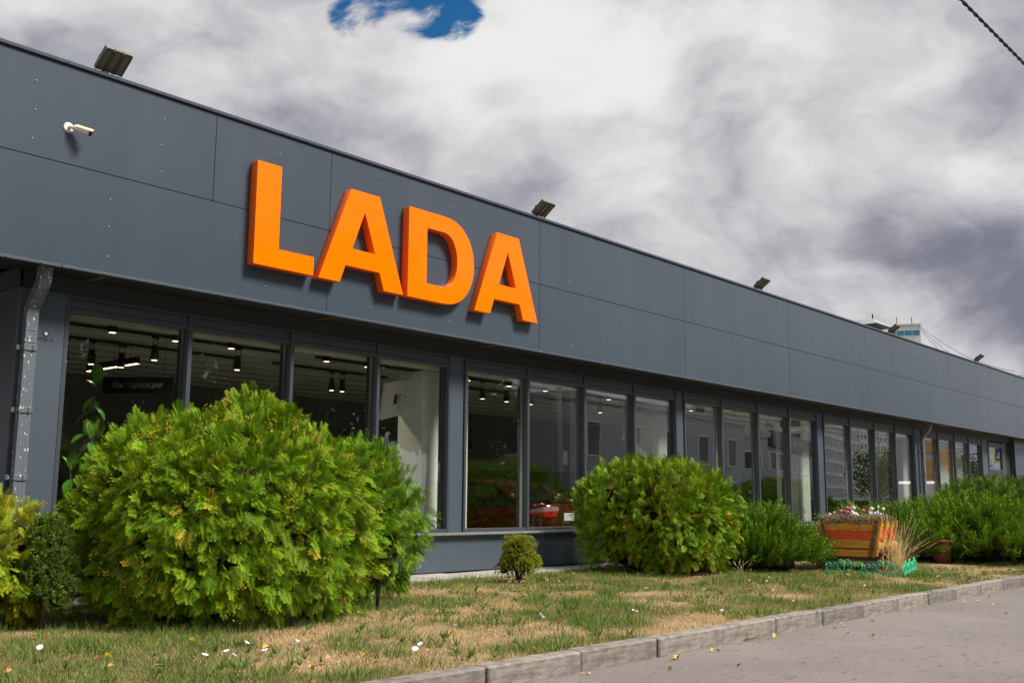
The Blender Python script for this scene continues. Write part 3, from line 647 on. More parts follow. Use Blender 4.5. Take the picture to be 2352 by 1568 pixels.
def cctv():
    m0 = np.array([4.51, YF, 4.845]); r = empty('security_camera', tuple(m0), 'white bullet security camera fixed to the grey fascia', 'security camera')
    MB().loft([[(m0[0]+q*math.cos(a), YF-h, m0[2]+q*math.sin(a)) for a in np.linspace(0, 2*PI, 16, endpoint=False)] for q, h in ((0.052, 0), (0.052, 0.008), (0.045, 0.014), (0.018, 0.018), (0.016, 0.028))]).build('mount_plate', M['white_plastic'], r)
    d = np.array([0.80, -0.55, -0.24]); d /= np.linalg.norm(d); j = m0+np.array([0.005, -0.045, 0.0])
    MB().tube([m0+np.array([0, -.02, 0]), j, j+d*0.03], [0.016, 0.02, 0.018], 10).build('joint', M['white_plastic'], r)
    sd = np.cross(d, [0, 0, 1]); sd /= np.linalg.norm(sd); up = np.cross(sd, d)
    def ring(t, q): return [j+d*t+q*(sd*math.cos(a)+up*math.sin(a)) for a in np.linspace(0, 2*PI, 16, endpoint=False)]
    MB().loft([ring(0.02, 0.02), ring(0.035, 0.032), ring(0.18, 0.034)]).build('body', M['white_plastic'], r)
    MB().loft([ring(0.181, 0.0335), ring(0.203, 0.033), ring(0.204, 0.024), ring(0.19, 0.02)]).build('lens_hood', M['black_plastic'], r)
    top = []
    for t in (0.05, 0.215):
        top.append([j+d*t+q*(sd*math.cos(a)+up*math.sin(a)) for q, aa in ((0.041, np.linspace(0.15, PI-0.15, 9)), (0.037, np.linspace(PI-0.15, 0.15, 9))) for a in aa])
    MB().loft(top).build('sun_shield', M['cream_plastic'], r)
    b = MB(); bolts(b, [(m0[0]+0.036*math.cos(a), m0[2]+0.036*math.sin(a)) for a in (0.6, 2.6, 4.6)], 0.006, YF-0.008); b.build('screws', M['steel_bolt'], r)
cctv()
def roof_things():
    X = 28.4; v = empty('roof_vent', (X, 11.4, 5.3), 'grey metal roof vent cowl beyond the roof edge', 'vent')
    MB().box(X-.3, X+.3, 11.1, 11.7, 5.301, 6.05).build('duct', M['galv'], v)
    MB().loft([[(X-.62, 10.85, 6.17), (X+.62, 10.85, 6.17), (X+.62, 11.95, 6.17), (X-.62, 11.95, 6.17)], [(X-.25, 11.15, 6.37), (X+.25, 11.15, 6.37), (X+.25, 11.65, 6.37), (X-.25, 11.65, 6.37)]]).build('hood', M['galv'], v)
    for x, y in ((X-.27, 11.13), (X+.27, 11.67), (X-.27, 11.67), (X+.27, 11.13)): MB().tube([(x, y, 6.0), (x, y, 6.18)], 0.015, 5).build('stay', M['galv'], v)
    for (x, y, top, lab) in ((31.4, 12.4, 7.1, 'thin tall antenna mast on the showroom roof beside the vent'), (33.35, 12.9, 7.05, 'short antenna post with crossbar on the showroom roof')):
        a = empty('antenna_mast', (x, y, 5.3), lab, 'antenna')
        MB().tube([(x, y, 5.301), (x, y, top)], 0.022, 6).build('pole', M['cable_black'], a)
        if x > 33: MB().tube([(x-0.25, y, top-.2), (x+0.2, y, top-.2)], 0.014, 5).build('crossbar', M['cable_black'], a)
roof_things()
def cable(name, pts, r, lab, sag=0.0):
    pts = [np.array(p, float) for p in pts]; a, b = pts[0], pts[-1]
    ts = np.linspace(0, 1, 24); q = [a+(b-a)*t-np.array([0, 0, 4*sag*t*(1-t)]) for t in ts]
    tag(MB().tube(q, r, 6).build(name, M['cable_black'], None, True, tuple(a)), lab, 'cable')
def far_ray(x, y, dist):
    d = RIGHT*(x-1176)/2374.6-UP*(y-784)/2374.6+FWD; return EYE+d/np.linalg.norm(d)*dist
A1, B1 = far_ray(2207, 0, 9.0), far_ray(2352, 147, 10.5)
def twisted_cable(a, b, lab):
    r = empty('overhead_cable', tuple(a), lab, 'cable'); d = (b-a)/np.linalg.norm(b-a); s1 = np.cross(d, [0, 0, 1]); s1 /= np.linalg.norm(s1); s2 = np.cross(d, s1); L = np.linalg.norm(b-a)
    for ph in (0, PI):
        MB().tube([a+d*L*t+0.007*(s1*math.cos(ph+L*t*2*PI/0.26)+s2*math.sin(ph+L*t*2*PI/0.26)) for t in np.linspace(0, 1, 900)], 0.0085, 5).build('strand', M['cable_black'], r, True)
twisted_cable(A1-(B1-A1)*6, B1+(B1-A1)*9, 'thick black twisted cable slanting down across the open sky')

# ------------------------------------------------------------------ the red car on show
def car():
    cx, cy, cz = 14.22, 10.98, FLOOR
    r = empty('red_car', (cx, cy, cz), 'glossy dark red saloon car parked inside the showroom, rear to the glass', 'car')
    P = lambda x, y, z: (cx+x, cy+y, cz+z)
    def sec(y, w, zb, zt, crown):
        half = [(w*0.86, zb), (w*0.98, zb+0.10), (w, zb+0.30), (w, 0.62), (w*0.985, 0.78), (w*0.95, zt-0.10), (w*0.90, zt-0.03), (w*0.78, zt)]
        top = [(w*0.4, zt+crown), (0, zt+crown*1.25)]
        h = half+top; return [P(x, y, z) for x, z in h]+[P(-x, y, z) for x, z in h[-2::-1]]+[P(0, y, zb)]
    st = [(0.0, 0.60, 0.36, 1.02, 0.01), (0.03, 0.70, 0.32, 1.04, 0.012), (0.10, 0.79, 0.28, 1.06, 0.015), (0.25, 0.85, 0.25, 1.06, 0.02), (0.6, 0.875, 0.22, 1.03, 0.02), (1.2, 0.88, 0.20, 0.99, 0.02), (2.4, 0.88, 0.20, 0.97, 0.02), (3.3, 0.875, 0.20, 0.96, 0.03), (3.8, 0.85, 0.22, 0.88, 0.03), (4.15, 0.80, 0.24, 0.80, 0.02), (4.32, 0.66, 0.30, 0.72, 0.02), (4.39, 0.50, 0.36, 0.66, 0.01)]
    body = MB().loft([sec(*s) for s in st]).build('body', M['car_red'], r); smooth_by_angle(body.data, 40)
    gl = [(0.52, 0.60, 0.66, 1.045), (0.85, 0.66, 0.72, 1.20), (1.30, 0.60, 0.76, 1.385), (1.9, 0.58, 0.77, 1.44), (2.5, 0.57, 0.77, 1.40), (2.95, 0.58, 0.76, 1.24), (3.45, 0.62, 0.72, 0.99)]
    rings = [[P(x, y, z) for x, z in ((wb, 0.95), (wb*0.98+wt*0.02, 1.0), (wt, max(zt-0.05, 1.01)), (wt*0.9, max(zt, 1.02)), (-wt*0.9, max(zt, 1.02)), (-wt, max(zt-0.05, 1.01)), (-wb, 1.0), (-wb, 0.95))] for y, wt, wb, zt in gl]
    g = MB().loft(rings).build('cabin_glass', M['car_glass'], r); smooth_by_angle(g.data, 30)
    rf = MB(); rr = []
    for y, w, z in ((1.22, 0.60, 1.385), (1.45, 0.615, 1.445), (1.9, 0.62, 1.475), (2.3, 0.615, 1.47), (2.62, 0.60, 1.405)):
        rr.append([P(x, y, zz) for x, zz in ((w, z-0.05), (w*0.93, z), (w*0.4, z+0.018), (0, z+0.02), (-w*0.4, z+0.018), (-w*0.93, z), (-w, z-0.05), (0, z-0.045))])
    o = rf.loft(rr).build('roof', M['car_red'], r); smooth_by_angle(o.data, 40)
    for s in (-1, 1):
        q = MB()
        q.tube([P(s*0.70, 0.50, 1.03), P(s*0.665, 0.85, 1.19), P(s*0.61, 1.25, 1.385)], [0.07, 0.055, 0.045], 6); q.tube([P(s*0.615, 2.6, 1.40), P(s*0.70, 3.4, 1.0)], 0.035, 6); q.tube([P(s*0.75, 1.95, 0.99), P(s*0.605, 1.95, 1.44)], 0.022, 5)
        q.build('roof_pillar', M['car_red'], r, True)
        t = MB(); t.loft([[P(s*x, y, z) for x, y, z in pts] for pts in (((0.40, -0.012, 0.99), (0.58, -0.004, 1.0), (0.74, 0.045, 0.985), (0.845, 0.22, 0.95), (0.86, 0.34, 0.90)), ((0.40, -0.016, 0.93), (0.58, -0.010, 0.92), (0.75, 0.040, 0.91), (0.855, 0.22, 0.905), (0.865, 0.34, 0.895)))], cap=False, close=False)
        tl = t.build('tail_light', M['tail_clear'], r)
        t = MB(); t.loft([[P(s*x, y, z) for x, y, z in pts] for pts in (((0.40, -0.016, 0.928), (0.58, -0.010, 0.918), (0.75, 0.040, 0.908), (0.855, 0.22, 0.903), (0.866, 0.34, 0.893)), ((0.46, -0.014, 0.85), (0.60, -0.008, 0.82), (0.745, 0.045, 0.83), (0.85, 0.20, 0.86), (0.866, 0.34, 0.888)))], cap=False, close=False)
        t.build('red_lens', M['tail_red'], tl)
        m = MB(); m.bbox(cx+s*0.97-0.09, cx+s*0.97+0.09, cy+2.98, cy+3.06, cz+0.98, cz+1.10, 0.02); m.build('door_mirror', M['car_red'], r)
        for y in (0.95, 3.55):
            w = MB().loft([[(cx+s*a, cy+y+q*math.cos(k*PI/12), cz+0.315+q*math.sin(k*PI/12)) for k in range(24)] for a, q in ((0.70, 0.30), (0.70, 0.315), (0.885, 0.315), (0.892, 0.29), (0.893, 0.21))]).build('wheel', M['tyre'], r)
            MB().loft([[(cx+s*a, cy+y+q*math.cos(k*PI/12), cz+0.315+q*math.sin(k*PI/12)) for k in range(24)] for a, q in ((0.80, 0.205), (0.894, 0.205), (0.897, 0.17), (0.885, 0.05))]).build('rim', M['rim'], w)
    MB().loft([[P(x, 0.03-0.05*(1-abs(x)/0.62)*0.6, 1.075) for x in np.linspace(-0.62, 0.62, 9)]+[P(x, 0.16, 1.062) for x in np.linspace(0.62, -0.62, 9)], [P(x, 0.02-0.05*(1-abs(x)/0.62)*0.6, 1.10) for x in np.linspace(-0.62, 0.62, 9)]+[P(x, 0.16, 1.078) for x in np.linspace(0.62, -0.62, 9)]]).build('boot_spoiler', M['car_red'], r)
    MB().bbox(cx-0.36, cx+0.36, cy-0.022, cy+0.02, cz+0.70, cz+0.93, 0.012).build('plate_recess', M['car_red'], r)
    pl = MB().bbox(cx-0.275, cx+0.275, cy-0.034, cy-0.0225, cz+0.76, cz+0.89, 0.004).build('number_plate', M['plate_white'], r)
    lettering('VESTA', 0.085, M['ink'], 'lettering', pl, lambda u, v, w: (cx+u*1.25, cy-0.0355+w, cz+0.845+v))
    lettering('SPORT', 0.042, M['ink'], 'lettering', pl, lambda u, v, w: (cx+u*1.2, cy-0.0355+w, cz+0.79+v))
    b = MB().loft([[P(x, y-0.035, z) for x, y in ((-0.78, 0.10), (-0.66, 0.01), (-0.3, -0.035), (0.3, -0.035), (0.66, 0.01), (0.78, 0.10))] for z in (0.36, 0.40, 0.60, 0.64)], cap=False, close=False).build('rear_bumper', M['car_red'], r)
    MB().bbox(cx-0.62, cx+0.62, cy-0.03, cy+0.03, cz+0.28, cz+0.355, 0.01).build('bumper_insert', M['black_plastic'], r)
    MB().box(cx-0.30, cx-0.12, cy-0.026, cy-0.0225, cz+0.725, cz+0.737).build('badge', M['aluminium'], r)
    MB().loft([[P(-0.012, 1.5, 1.485), P(0.012, 1.5, 1.485), P(0.012, 1.66, 1.485), P(-0.012, 1.66, 1.485)], [P(-0.004, 1.47, 1.55), P(0.004, 1.47, 1.55), P(0.004, 1.52, 1.55), P(-0.004, 1.52, 1.55)]]).build('roof_antenna', M['car_red'], r)
car()
# ------------------------------------------------------------------ vegetation tools
def tri_mesh(name, V, F, C, mi, mats):
    me = bpy.data.meshes.new(name); nv, nf = len(V), len(F)
    me.vertices.add(nv); me.vertices.foreach_set('co', np.ascontiguousarray(V, np.float32).ravel())
    me.loops.add(nf*3); me.loops.foreach_set('vertex_index', np.ascontiguousarray(F, np.int32).ravel())
    me.polygons.add(nf); me.polygons.foreach_set('loop_start', np.arange(0, nf*3, 3, dtype=np.int32))
    me.polygons.foreach_set('material_index', np.ascontiguousarray(mi, np.int32))
    for m in mats: me.materials.append(m)
    a = me.color_attributes.new('tint', 'FLOAT_COLOR', 'POINT'); a.data.foreach_set('color', np.concatenate([C, np.ones((nv, 1))], 1).astype(np.float32).ravel())
    me.update(calc_edges=True); return me
def frames(d, hint):
    d = d/np.linalg.norm(d, axis=1, keepdims=True); z = hint-d*np.sum(d*hint, 1, keepdims=True); z /= np.linalg.norm(z, axis=1, keepdims=True)+1e-9
    return np.stack([np.cross(d, z), d, z], -1)
class Scatter:
    def __init__(s): s.V = []; s.F = []; s.C = []; s.M = []; s.n = 0
    def add(s, T, pos, R, sc, c0, c1=None, mi=0):
        tv, tf, tp = T; k, n = len(pos), len(tv); sc = np.asarray(sc, float)
        if sc.ndim == 1: sc = sc[:, None]
        V = pos[:, None, :]+np.einsum('kij,knj->kni', R, tv[None]*sc[:, None, :]*np.ones((1, 1, 3)))
        c1 = c0 if c1 is None else c1
        C = c0[:, None, :]*(1-tp)[None, :, None]+c1[:, None, :]*tp[None, :, None]
        F = tf[None]+(np.arange(k)*n)[:, None, None]+s.n
        s.V.append(V.reshape(-1, 3)); s.C.append(C.reshape(-1, 3)); s.F.append(F.reshape(-1, 3)); s.M.append(np.full(k*len(tf), mi)); s.n += k*n
    def build(s, name, mats, parent=None, loc=None):
        off = np.array(wloc(parent) if parent is not None else (loc or (0, 0, 0)))
        me = tri_mesh(name, np.concatenate(s.V)-off, np.concatenate(s.F), np.clip(np.concatenate(s.C), 0, 1), np.concatenate(s.M), mats)
        return link_mesh(name, me, parent, None if parent is not None else loc)
def lance(V, F, T, p, q, w, t0, t1, nrm=(0, 0, 1), zc=0.0):
    p, q = np.array(p, float), np.array(q, float); d = q-p; sd = np.cross(nrm, d); sd /= np.linalg.norm(sd)+1e-9; b = len(V); m = p+d*0.5
    V += [p, m+sd*w+np.array([0, 0, zc]), q, m-sd*w+np.array([0, 0, zc])]; T += [t0, (t0+t1)/2, t1, (t0+t1)/2]; F += [(b, b+1, b+2), (b, b+2, b+3)]
def pack(V, F, T, droop=0.0, curl=0.0):
    V = np.array(V, float); V[:, 2] -= droop*V[:, 1]**2+curl*np.abs(V[:, 0])
    return V, np.array(F, int), np.array(T, float)
def spray_thuja(detail=2, seed=0):
    g = random.Random(seed); V, F, T = [], [], []
    lance(V, F, T, (0, 0, 0), (0, 1, 0), 0.018, 0, 1)
    n = 7 if detail > 1 else 4
    for i in range(n):
        t = 0.12+0.78*i/n
        for s in (-1, 1):
            tt = t+(0.05 if s > 0 else 0); L = (0.50-0.36*tt)*g.uniform(0.85, 1.15); a = g.uniform(0.65, 0.9)
            p = np.array([0, tt, 0]); d = np.array([s*math.sin(a), math.cos(a), 0])
            q = p+d*L+np.array([-s*0.02, 0.04, g.uniform(-.04, .04)]); lance(V, F, T, p, q, 0.021 if detail > 1 else 0.034, tt*0.6, min(1, tt+0.45))
            if detail > 1:
                for u, s2 in ((0.38, 1), (0.42, -1), (0.68, 1)):
                    pp = p+(q-p)*u; a2 = a+s2*0.75; d2 = np.array([s*math.sin(a2), math.cos(a2), 0]); lance(V, F, T, pp, pp+d2*L*0.42, 0.017, tt*0.6+0.15, min(1, tt+0.4))
    return pack(V, F, T, 0.16, 0.12)
def plume(seed=0, n=13, detail=True):
    g = random.Random(seed); V, F, T = [], [], []
    lance(V, F, T, (0, 0, 0), (0, 1, 0), 0.012, 0, 1)
    for i in range(n):
        t = 0.10+0.88*i/n
        for s in (-1, 1):
            L = (0.30-0.22*t)*g.uniform(0.7, 1.2); a = g.uniform(0.35, 0.6); zz = g.uniform(-.10, .10)
            lance(V, F, T, (0, t, 0), (s*math.sin(a)*L, t+math.cos(a)*L, zz), 0.014, t*0.7, min(1, t+0.4))
            if detail and i % 2 == 0: lance(V, F, T, (0, t, 0), (s*math.sin(a)*L*0.4, t+math.cos(a)*L, zz+s*0.12), 0.014, t*0.7, min(1, t+0.4), (1, 0, 0.2))
    V, F, T = pack(V, F, T); V[:, 2] += 0.18*V[:, 1]**2
    return V, F, T
def tuft(seed=0, n=12):
    g = random.Random(seed); V, F, T = [], [], []
    for i in range(n):
        a = g.uniform(0, 2*PI); e = g.uniform(0.15, 1.35); d = np.array([math.cos(a)*math.sin(e), math.cos(e), math.sin(a)*math.sin(e)])
        lance(V, F, T, (0, 0, 0), d*g.uniform(.7, 1.0), 0.075, 0.0, 1.0, (g.random()-.5, g.random()-.5, g.random()-.5))
    return pack(V, F, T)
def cone_shape():
    V = [(0, 0, 0), (0.5, 0.5, 0), (0, 0.5, 0.5), (-0.5, 0.5, 0), (0, 0.5, -0.5), (0, 1.2, 0)]
    F = [(0, 1, 2), (0, 2, 3), (0, 3, 4), (0, 4, 1), (5, 2, 1), (5, 3, 2), (5, 4, 3), (5, 1, 4)]
    return np.array(V, float), np.array(F), np.array([0, .5, .5, .5, .5, 1.0])
TH = [spray_thuja(2, i) for i in range(4)]; TH1 = [spray_thuja(1, i+9) for i in range(3)]; PL = [plume(i) for i in range(3)]; TU = [tuft(i) for i in range(3)]; CONE = cone_shape()
def unit(k):
    v = RNG.normal(size=(k, 3)); return v/np.linalg.norm(v, axis=1, keepdims=True)
def shell(blobs, n, zmin, lump=0.10, lscale=2.2, depth=0.16):
    """points and normals on a union of superellipsoids (centre, radii, power)"""
    area = np.array([(b[1][0]*b[1][2]) for b in blobs]); ks = (n*area/area.sum()).astype(int); P, NN = [], []
    for bi, ((c, rad, pw), k) in enumerate(zip(blobs, ks)):
        c, rad = np.array(c), np.array(rad); d = unit(k*3)
        r = (np.sum(np.abs(d)**pw, 1))**(-1/pw); q = d*r[:, None]*rad
        nn = np.sign(q)*np.abs(q/rad)**(pw-1)/rad; nn /= np.linalg.norm(nn, axis=1, keepdims=True)
        w = fbm(q+c, lscale, 3)-0.5; q = c+q*(1+lump*2*w)[:, None]
        ok = (q[:, 2] > zmin) & ((nn[:, 0]*0.7+nn[:, 1]*0.7 < 0.35) | (RNG.random(len(q)) < 0.35))
        for bj, (c2, r2, p2) in enumerate(blobs):
            if bj != bi: ok &= np.sum(np.abs((q-np.array(c2))/np.array(r2))**p2, 1) > 0.86
        q, nn = q[ok][:k], nn[ok][:k]
        P.append(q-nn*(RNG.random((len(q), 1))**1.6)*depth); NN.append(nn)
    return np.concatenate(P), np.concatenate(NN)
def core(blobs, zmin, f=0.76):
    mb = MB()
    for c, rad, pw in blobs:
        rings = []
        for i in range(1, 12):
            th = PI*i/12
            ring = []
            for j in range(20):
                ph = 2*PI*j/20; d = np.array([math.sin(th)*math.cos(ph), math.sin(th)*math.sin(ph), math.cos(th)]); r = np.sum(np.abs(d)**pw)**(-1/pw)
                q = np.array(c)+d*r*np.array(rad)*f*(1+0.12*(random.random()-.5)); q[2] = max(q[2], zmin); ring.append(q)
            rings.append(ring)
        mb.loft(rings)
    return mb
def tint(k, base, dv=0.28, hue=0.12):
    c = np.array(base)*(1+dv*RNG.normal(size=(k, 1)).clip(-1.6, 1.6)); c[:, 0] *= 1+hue*RNG.normal(size=k); return c.clip(0.004, 0.9)
def thuja(blobs, n, size, lab, base, tip, yellow=0.05, cones=0, templates=None, lump=0.09, zg=0.2, depth=0.17, trunk=True, cat='shrub', group=None, bot=-0.65):
    c0 = blobs[0][0]; r = empty('thuja_shrub', (c0[0], c0[1], zg-0.01), lab, cat, group)
    T = templates or TH; per = 6                       # sprays grow in fans from the branch ends, with gaps between
    Pc, Nc = shell(blobs, n//per, zg+0.05, lump, depth=0.10); kc = len(Pc)
    zt = max(b[0][2]+b[1][2] for b in blobs); h = ((Pc[:, 2]-zg)/(zt-zg)).clip(0, 1); u = np.where(h+0.12*RNG.normal(size=kc) < 0.60, bot+0.25*h, 0.30+1.3*(h-0.5).clip(0, 1))
    tg = RNG.normal(size=(kc, 3)); tg -= Nc*np.sum(tg*Nc, 1, keepdims=True)
    dc = Nc*0.62+np.stack([0*u, 0*u, u], -1)+tg*0.22; dc /= np.linalg.norm(dc, axis=1, keepdims=True)
    Pc = Pc+Nc*RNG.normal(size=(kc, 1))*0.05
    P = np.repeat(Pc, per, 0); NN = np.repeat(Nc, per, 0); k = len(P); D0 = np.repeat(dc, per, 0)
    along = RNG.random((k, 1)); side = RNG.normal(size=(k, 3)); side -= D0*np.sum(side*D0, 1, keepdims=True)
    P = P-D0*(0.02+0.15*along)*size/0.18+side*0.028; d = D0+side*0.38*(0.5+along)
    hint = NN*0.7+RNG.normal(size=(k, 3))*0.5
    R = frames(d, hint); s = Scatter(); sz = size*RNG.uniform(0.6, 1.15, k)
    cb, ct = tint(k, base), tint(k, tip)
    pn = fbm(P, 3.0, 2); yl = (RNG.random(k) < yellow*(0.4+3*(pn > 0.55))); ct[yl] = tint(int(yl.sum()), (0.46, 0.40, 0.03)); cb[yl] = tint(int(yl.sum()), (0.24, 0.28, 0.015))
    which = RNG.integers(0, len(T), k)
    for i, t in enumerate(T):
        m = which == i; s.add(t, P[m], R[m], sz[m], cb[m], ct[m])
    cr = s.build('crown', [M['leaf']], r)
    core(blobs, zg+0.02).build('inner_branches', M['twigs'], r, True)['kind'] = 'stuff'
    if cones:
        s = Scatter(); Q, QN = shell(blobs, cones, zg+0.1, lump, depth=0.02); pick = fbm(Q, 2.6, 2) > 0.52; Q, QN = Q[pick], QN[pick]
        Q = np.repeat(Q, 7, 0)+RNG.normal(size=(len(Q)*7, 3))*np.array([0.022, 0.022, 0.03]); QN = np.repeat(QN, 7, 0)
        Q = Q+QN*(0.05+0.03*RNG.random((len(Q), 1)))
        s.add(CONE, Q, frames(QN+RNG.normal(size=QN.shape)*.6, unit(len(Q))), 0.0125*RNG.uniform(.7, 1.3, len(Q)), tint(len(Q), (0.62, 0.42, 0.05), .15, .05))
        o = s.build('cones', [M['leaf']], r); o['kind'] = 'stuff'
    if trunk:
        for i in range(3):
            a = i*2.1; MB().tube([(c0[0]+0.05*math.cos(a), c0[1]+0.05*math.sin(a), zg-0.04), (c0[0]+0.1*math.cos(a), c0[1]+0.1*math.sin(a), zg+0.3*(zt-zg)), (c0[0]+0.22*math.cos(a), c0[1]+0.22*math.sin(a), zg+0.55*(zt-zg))], [0.045, 0.035, 0.015], 7).build('stem', M['bark'], r, True)
    return r
def juniper(cx, cy, rad, h, n, lab, base, tip, zg=0.19, lean=(0, 0), size=0.42):
    r = empty('juniper_shrub', (cx, cy, zg-0.01), lab, 'shrub')
    k = n; az = RNG.uniform(0, 2*PI, k); rr = np.sqrt(RNG.random(k))*0.95; hh = (1-rr**2.2)*0.72+0.06
    low = RNG.random(k)*0.85
    P = np.stack([cx+rr*rad*np.cos(az), cy+rr*rad*np.sin(az), zg+0.02+h*hh*(1-low*0.75)], -1)
    el = RNG.uniform(0.25, 0.75, k)+0.75*(1-rr)**1.5
    d = np.stack([np.cos(az)*np.cos(el)+lean[0], np.sin(az)*np.cos(el)+lean[1], np.sin(el)], -1)+RNG.normal(size=(k, 3))*0.16
    R = frames(d, np.array([0, 0, 1.0])+RNG.normal(size=(k, 3))*0.6); s = Scatter(); sz = size*RNG.uniform(0.6, 1.25, k); which = RNG.integers(0, 3, k)
    cb, ct = tint(k, base, .25), tint(k, tip, .25)
    for i in range(3):
        m = which == i; s.add(PL[i], P[m], R[m], np.stack([sz[m]*1.15, sz[m], sz[m]*1.2], -1), cb[m], ct[m])
    s.build('foliage', [M['leaf']], r)
    mb = MB()
    for i in range(16):
        a = i*2.399; q = 0.35+0.6*random.random()
        mb.tube([(cx, cy, zg-0.03), (cx+q*0.5*rad*math.cos(a), cy+q*0.5*rad*math.sin(a), zg+0.18*h), (cx+q*rad*math.cos(a), cy+q*rad*math.sin(a), zg+0.5*h)], [0.022, 0.014, 0.006], 5)
    mb.build('branches', M['bark'], r, True)
    core([((cx, cy, zg+0.12*h), (rad*0.72, rad*0.72, h*0.42), 2.0)], zg+0.01, 1.0).build('inner_branches', M['twigs'], r, True)
    return r
def dwarf_spruce(cx, cy, w, h, lab, base, tip, zg, z0, n=2600, knobs=26, tsize=0.03, cone=0.5):
    r = empty('dwarf_spruce', (cx, cy, zg-0.01), lab, 'shrub')
    K = []; 
    for i in range(knobs):
        t = (i+0.5)/knobs; a = i*2.4; rad = w/2*(1-cone*t)*(0.45 if i % 4 == 0 else random.uniform(0.68, 0.98))*(1.0 if t > 0.15 else 0.8)
        K.append(((cx+rad*math.cos(a)*0.85, cy+rad*math.sin(a)*0.85, z0+t*(h-z0+zg)*0.93), w*random.uniform(0.09, 0.20)))
    K.append(((cx, cy, zg+h-0.07), 0.09*w/0.5))
    s = Scatter(); per = n//len(K)
    for c, q in K:
        d = unit(per); d[:, 2] = np.where(d[:, 2] < -0.6, -d[:, 2], d[:, 2]); P = np.array(c)+d*q*np.array([1, 1, 0.8])*RNG.uniform(0.75, 1.05, (per, 1))
        s.add(TU[RNG.integers(0, 3)], P, frames(d+RNG.normal(size=d.shape)*.3, unit(per)), tsize*RNG.uniform(.7, 1.3, per), tint(per, base, .25), tint(per, np.array(tip)*(1+0.5*(RNG.random()-.5)), .25))
    s.build('crown', [M['leaf']], r)
    mb = MB()
    for i in range(5):
        a = i*1.3; c = K[min(3+i*4, len(K)-1)][0]; mb.tube([(cx+0.01*math.cos(a), cy+0.01*math.sin(a), zg-0.04), ((cx*2+c[0])/3, (cy*2+c[1])/3, zg+(z0-zg)*0.75), c], [0.016*w/0.5, 0.013*w/0.5, 0.006], 6)
    mb.build('trunk', M['bark'], r, True)
    mb = MB()
    for c, q in K: mb.loft([[(c[0]+q*.45*math.sin(t)*math.cos(a), c[1]+q*.45*math.sin(t)*math.sin(a), c[2]+q*.36*math.cos(t)) for a in np.linspace(0, 2*PI, 7, endpoint=False)] for t in (0.4, 1.2, 2.0, 2.8)])
    mb.build('inner_branches', M['twigs'], r, True)['kind'] = 'stuff'
    return r
GB0, GT0 = (0.075, 0.160, 0.005), (0.225, 0.355, 0.010)
thuja([((5.47, 8.14, 0.93), (1.24, 1.24, 0.99), 2.3), ((5.66, 7.98, 1.50), (0.48, 0.48, 0.60), 2.0), ((5.05, 8.36, 1.30), (0.68, 0.68, 0.60), 2.0)], 10800, 0.155, 'huge rounded golden-green thuja in front of the first window', GB0, GT0, 0.03, 520)
thuja([((7.22, 8.62, 0.90), (0.74, 0.74, 0.90), 2.3)], 3000, 0.155, 'rounded thuja tucked behind the right side of the huge one', (0.07, 0.165, 0.008), (0.18, 0.33, 0.012), 0.01, 60)
thuja([((13.42, 8.76, 0.92), (1.06, 1.06, 0.90), 2.8)], 5800, 0.15, 'clipped ball-shaped thuja with yellow tips beside the red car window', GB0, (0.205, 0.335, 0.010), 0.03, 320)
thuja([((26.0, 7.55, 0.88), (1.38, 1.38, 0.95), 2.4)], 3800, 0.22, 'dome-shaped thuja beyond the junipers near the far door', (0.065, 0.135, 0.012), (0.13, 0.235, 0.018), 0.02, 0, TH1)
thuja([((3.62, 8.92, 0.66), (0.62, 0.62, 0.52), 2.2)], 1500, 0.15, 'small yellowing thuja below the drainpipe', (0.16, 0.24, 0.010), (0.36, 0.44, 0.016), 0.22, 300, lump=0.16)
dwarf_spruce(3.92, 8.30, 0.60, 0.86, 'dense dark dwarf spruce in front of the yellowing thuja', (0.05, 0.085, 0.014), (0.15, 0.24, 0.03), 0.2, 0.36, n=6000, knobs=40, tsize=0.034, cone=0.85)
dwarf_spruce(6.86, 7.66, 0.30, 0.56, 'thin dwarf spruce with a bare trunk against the huge thuja', (0.035, 0.055, 0.012), (0.075, 0.105, 0.02), 0.19, 0.42, n=1800, knobs=20, tsize=0.03, cone=0.3)
dwarf_spruce(10.2, 8.74, 0.60, 0.56, 'little knobbly dwarf conifer standing alone on the lawn by the plinth', (0.08, 0.115, 0.014), (0.42, 0.45, 0.035), 0.2, 0.33, n=4200, knobs=30, tsize=0.030, cone=0.5)
JB, JT = (0.040, 0.095, 0.010), (0.145, 0.265, 0.014)
juniper(15.45, 8.40, 1.12, 0.95, 1400, 'spreading juniper between the ball-shaped thuja and the flower cart', JB, JT, lean=(0.12, 0.0), size=0.42)
juniper(20.3, 8.0, 1.35, 0.92, 1100, 'spreading juniper directly behind the flower cart', JB, JT, lean=(0.1, 0), size=0.48)
juniper(21.45, 6.75, 1.65, 1.08, 1700, 'broad feathery juniper growing over the terracotta pot', JB, (0.165, 0.285, 0.016), lean=(-0.2, -0.1), size=0.55)

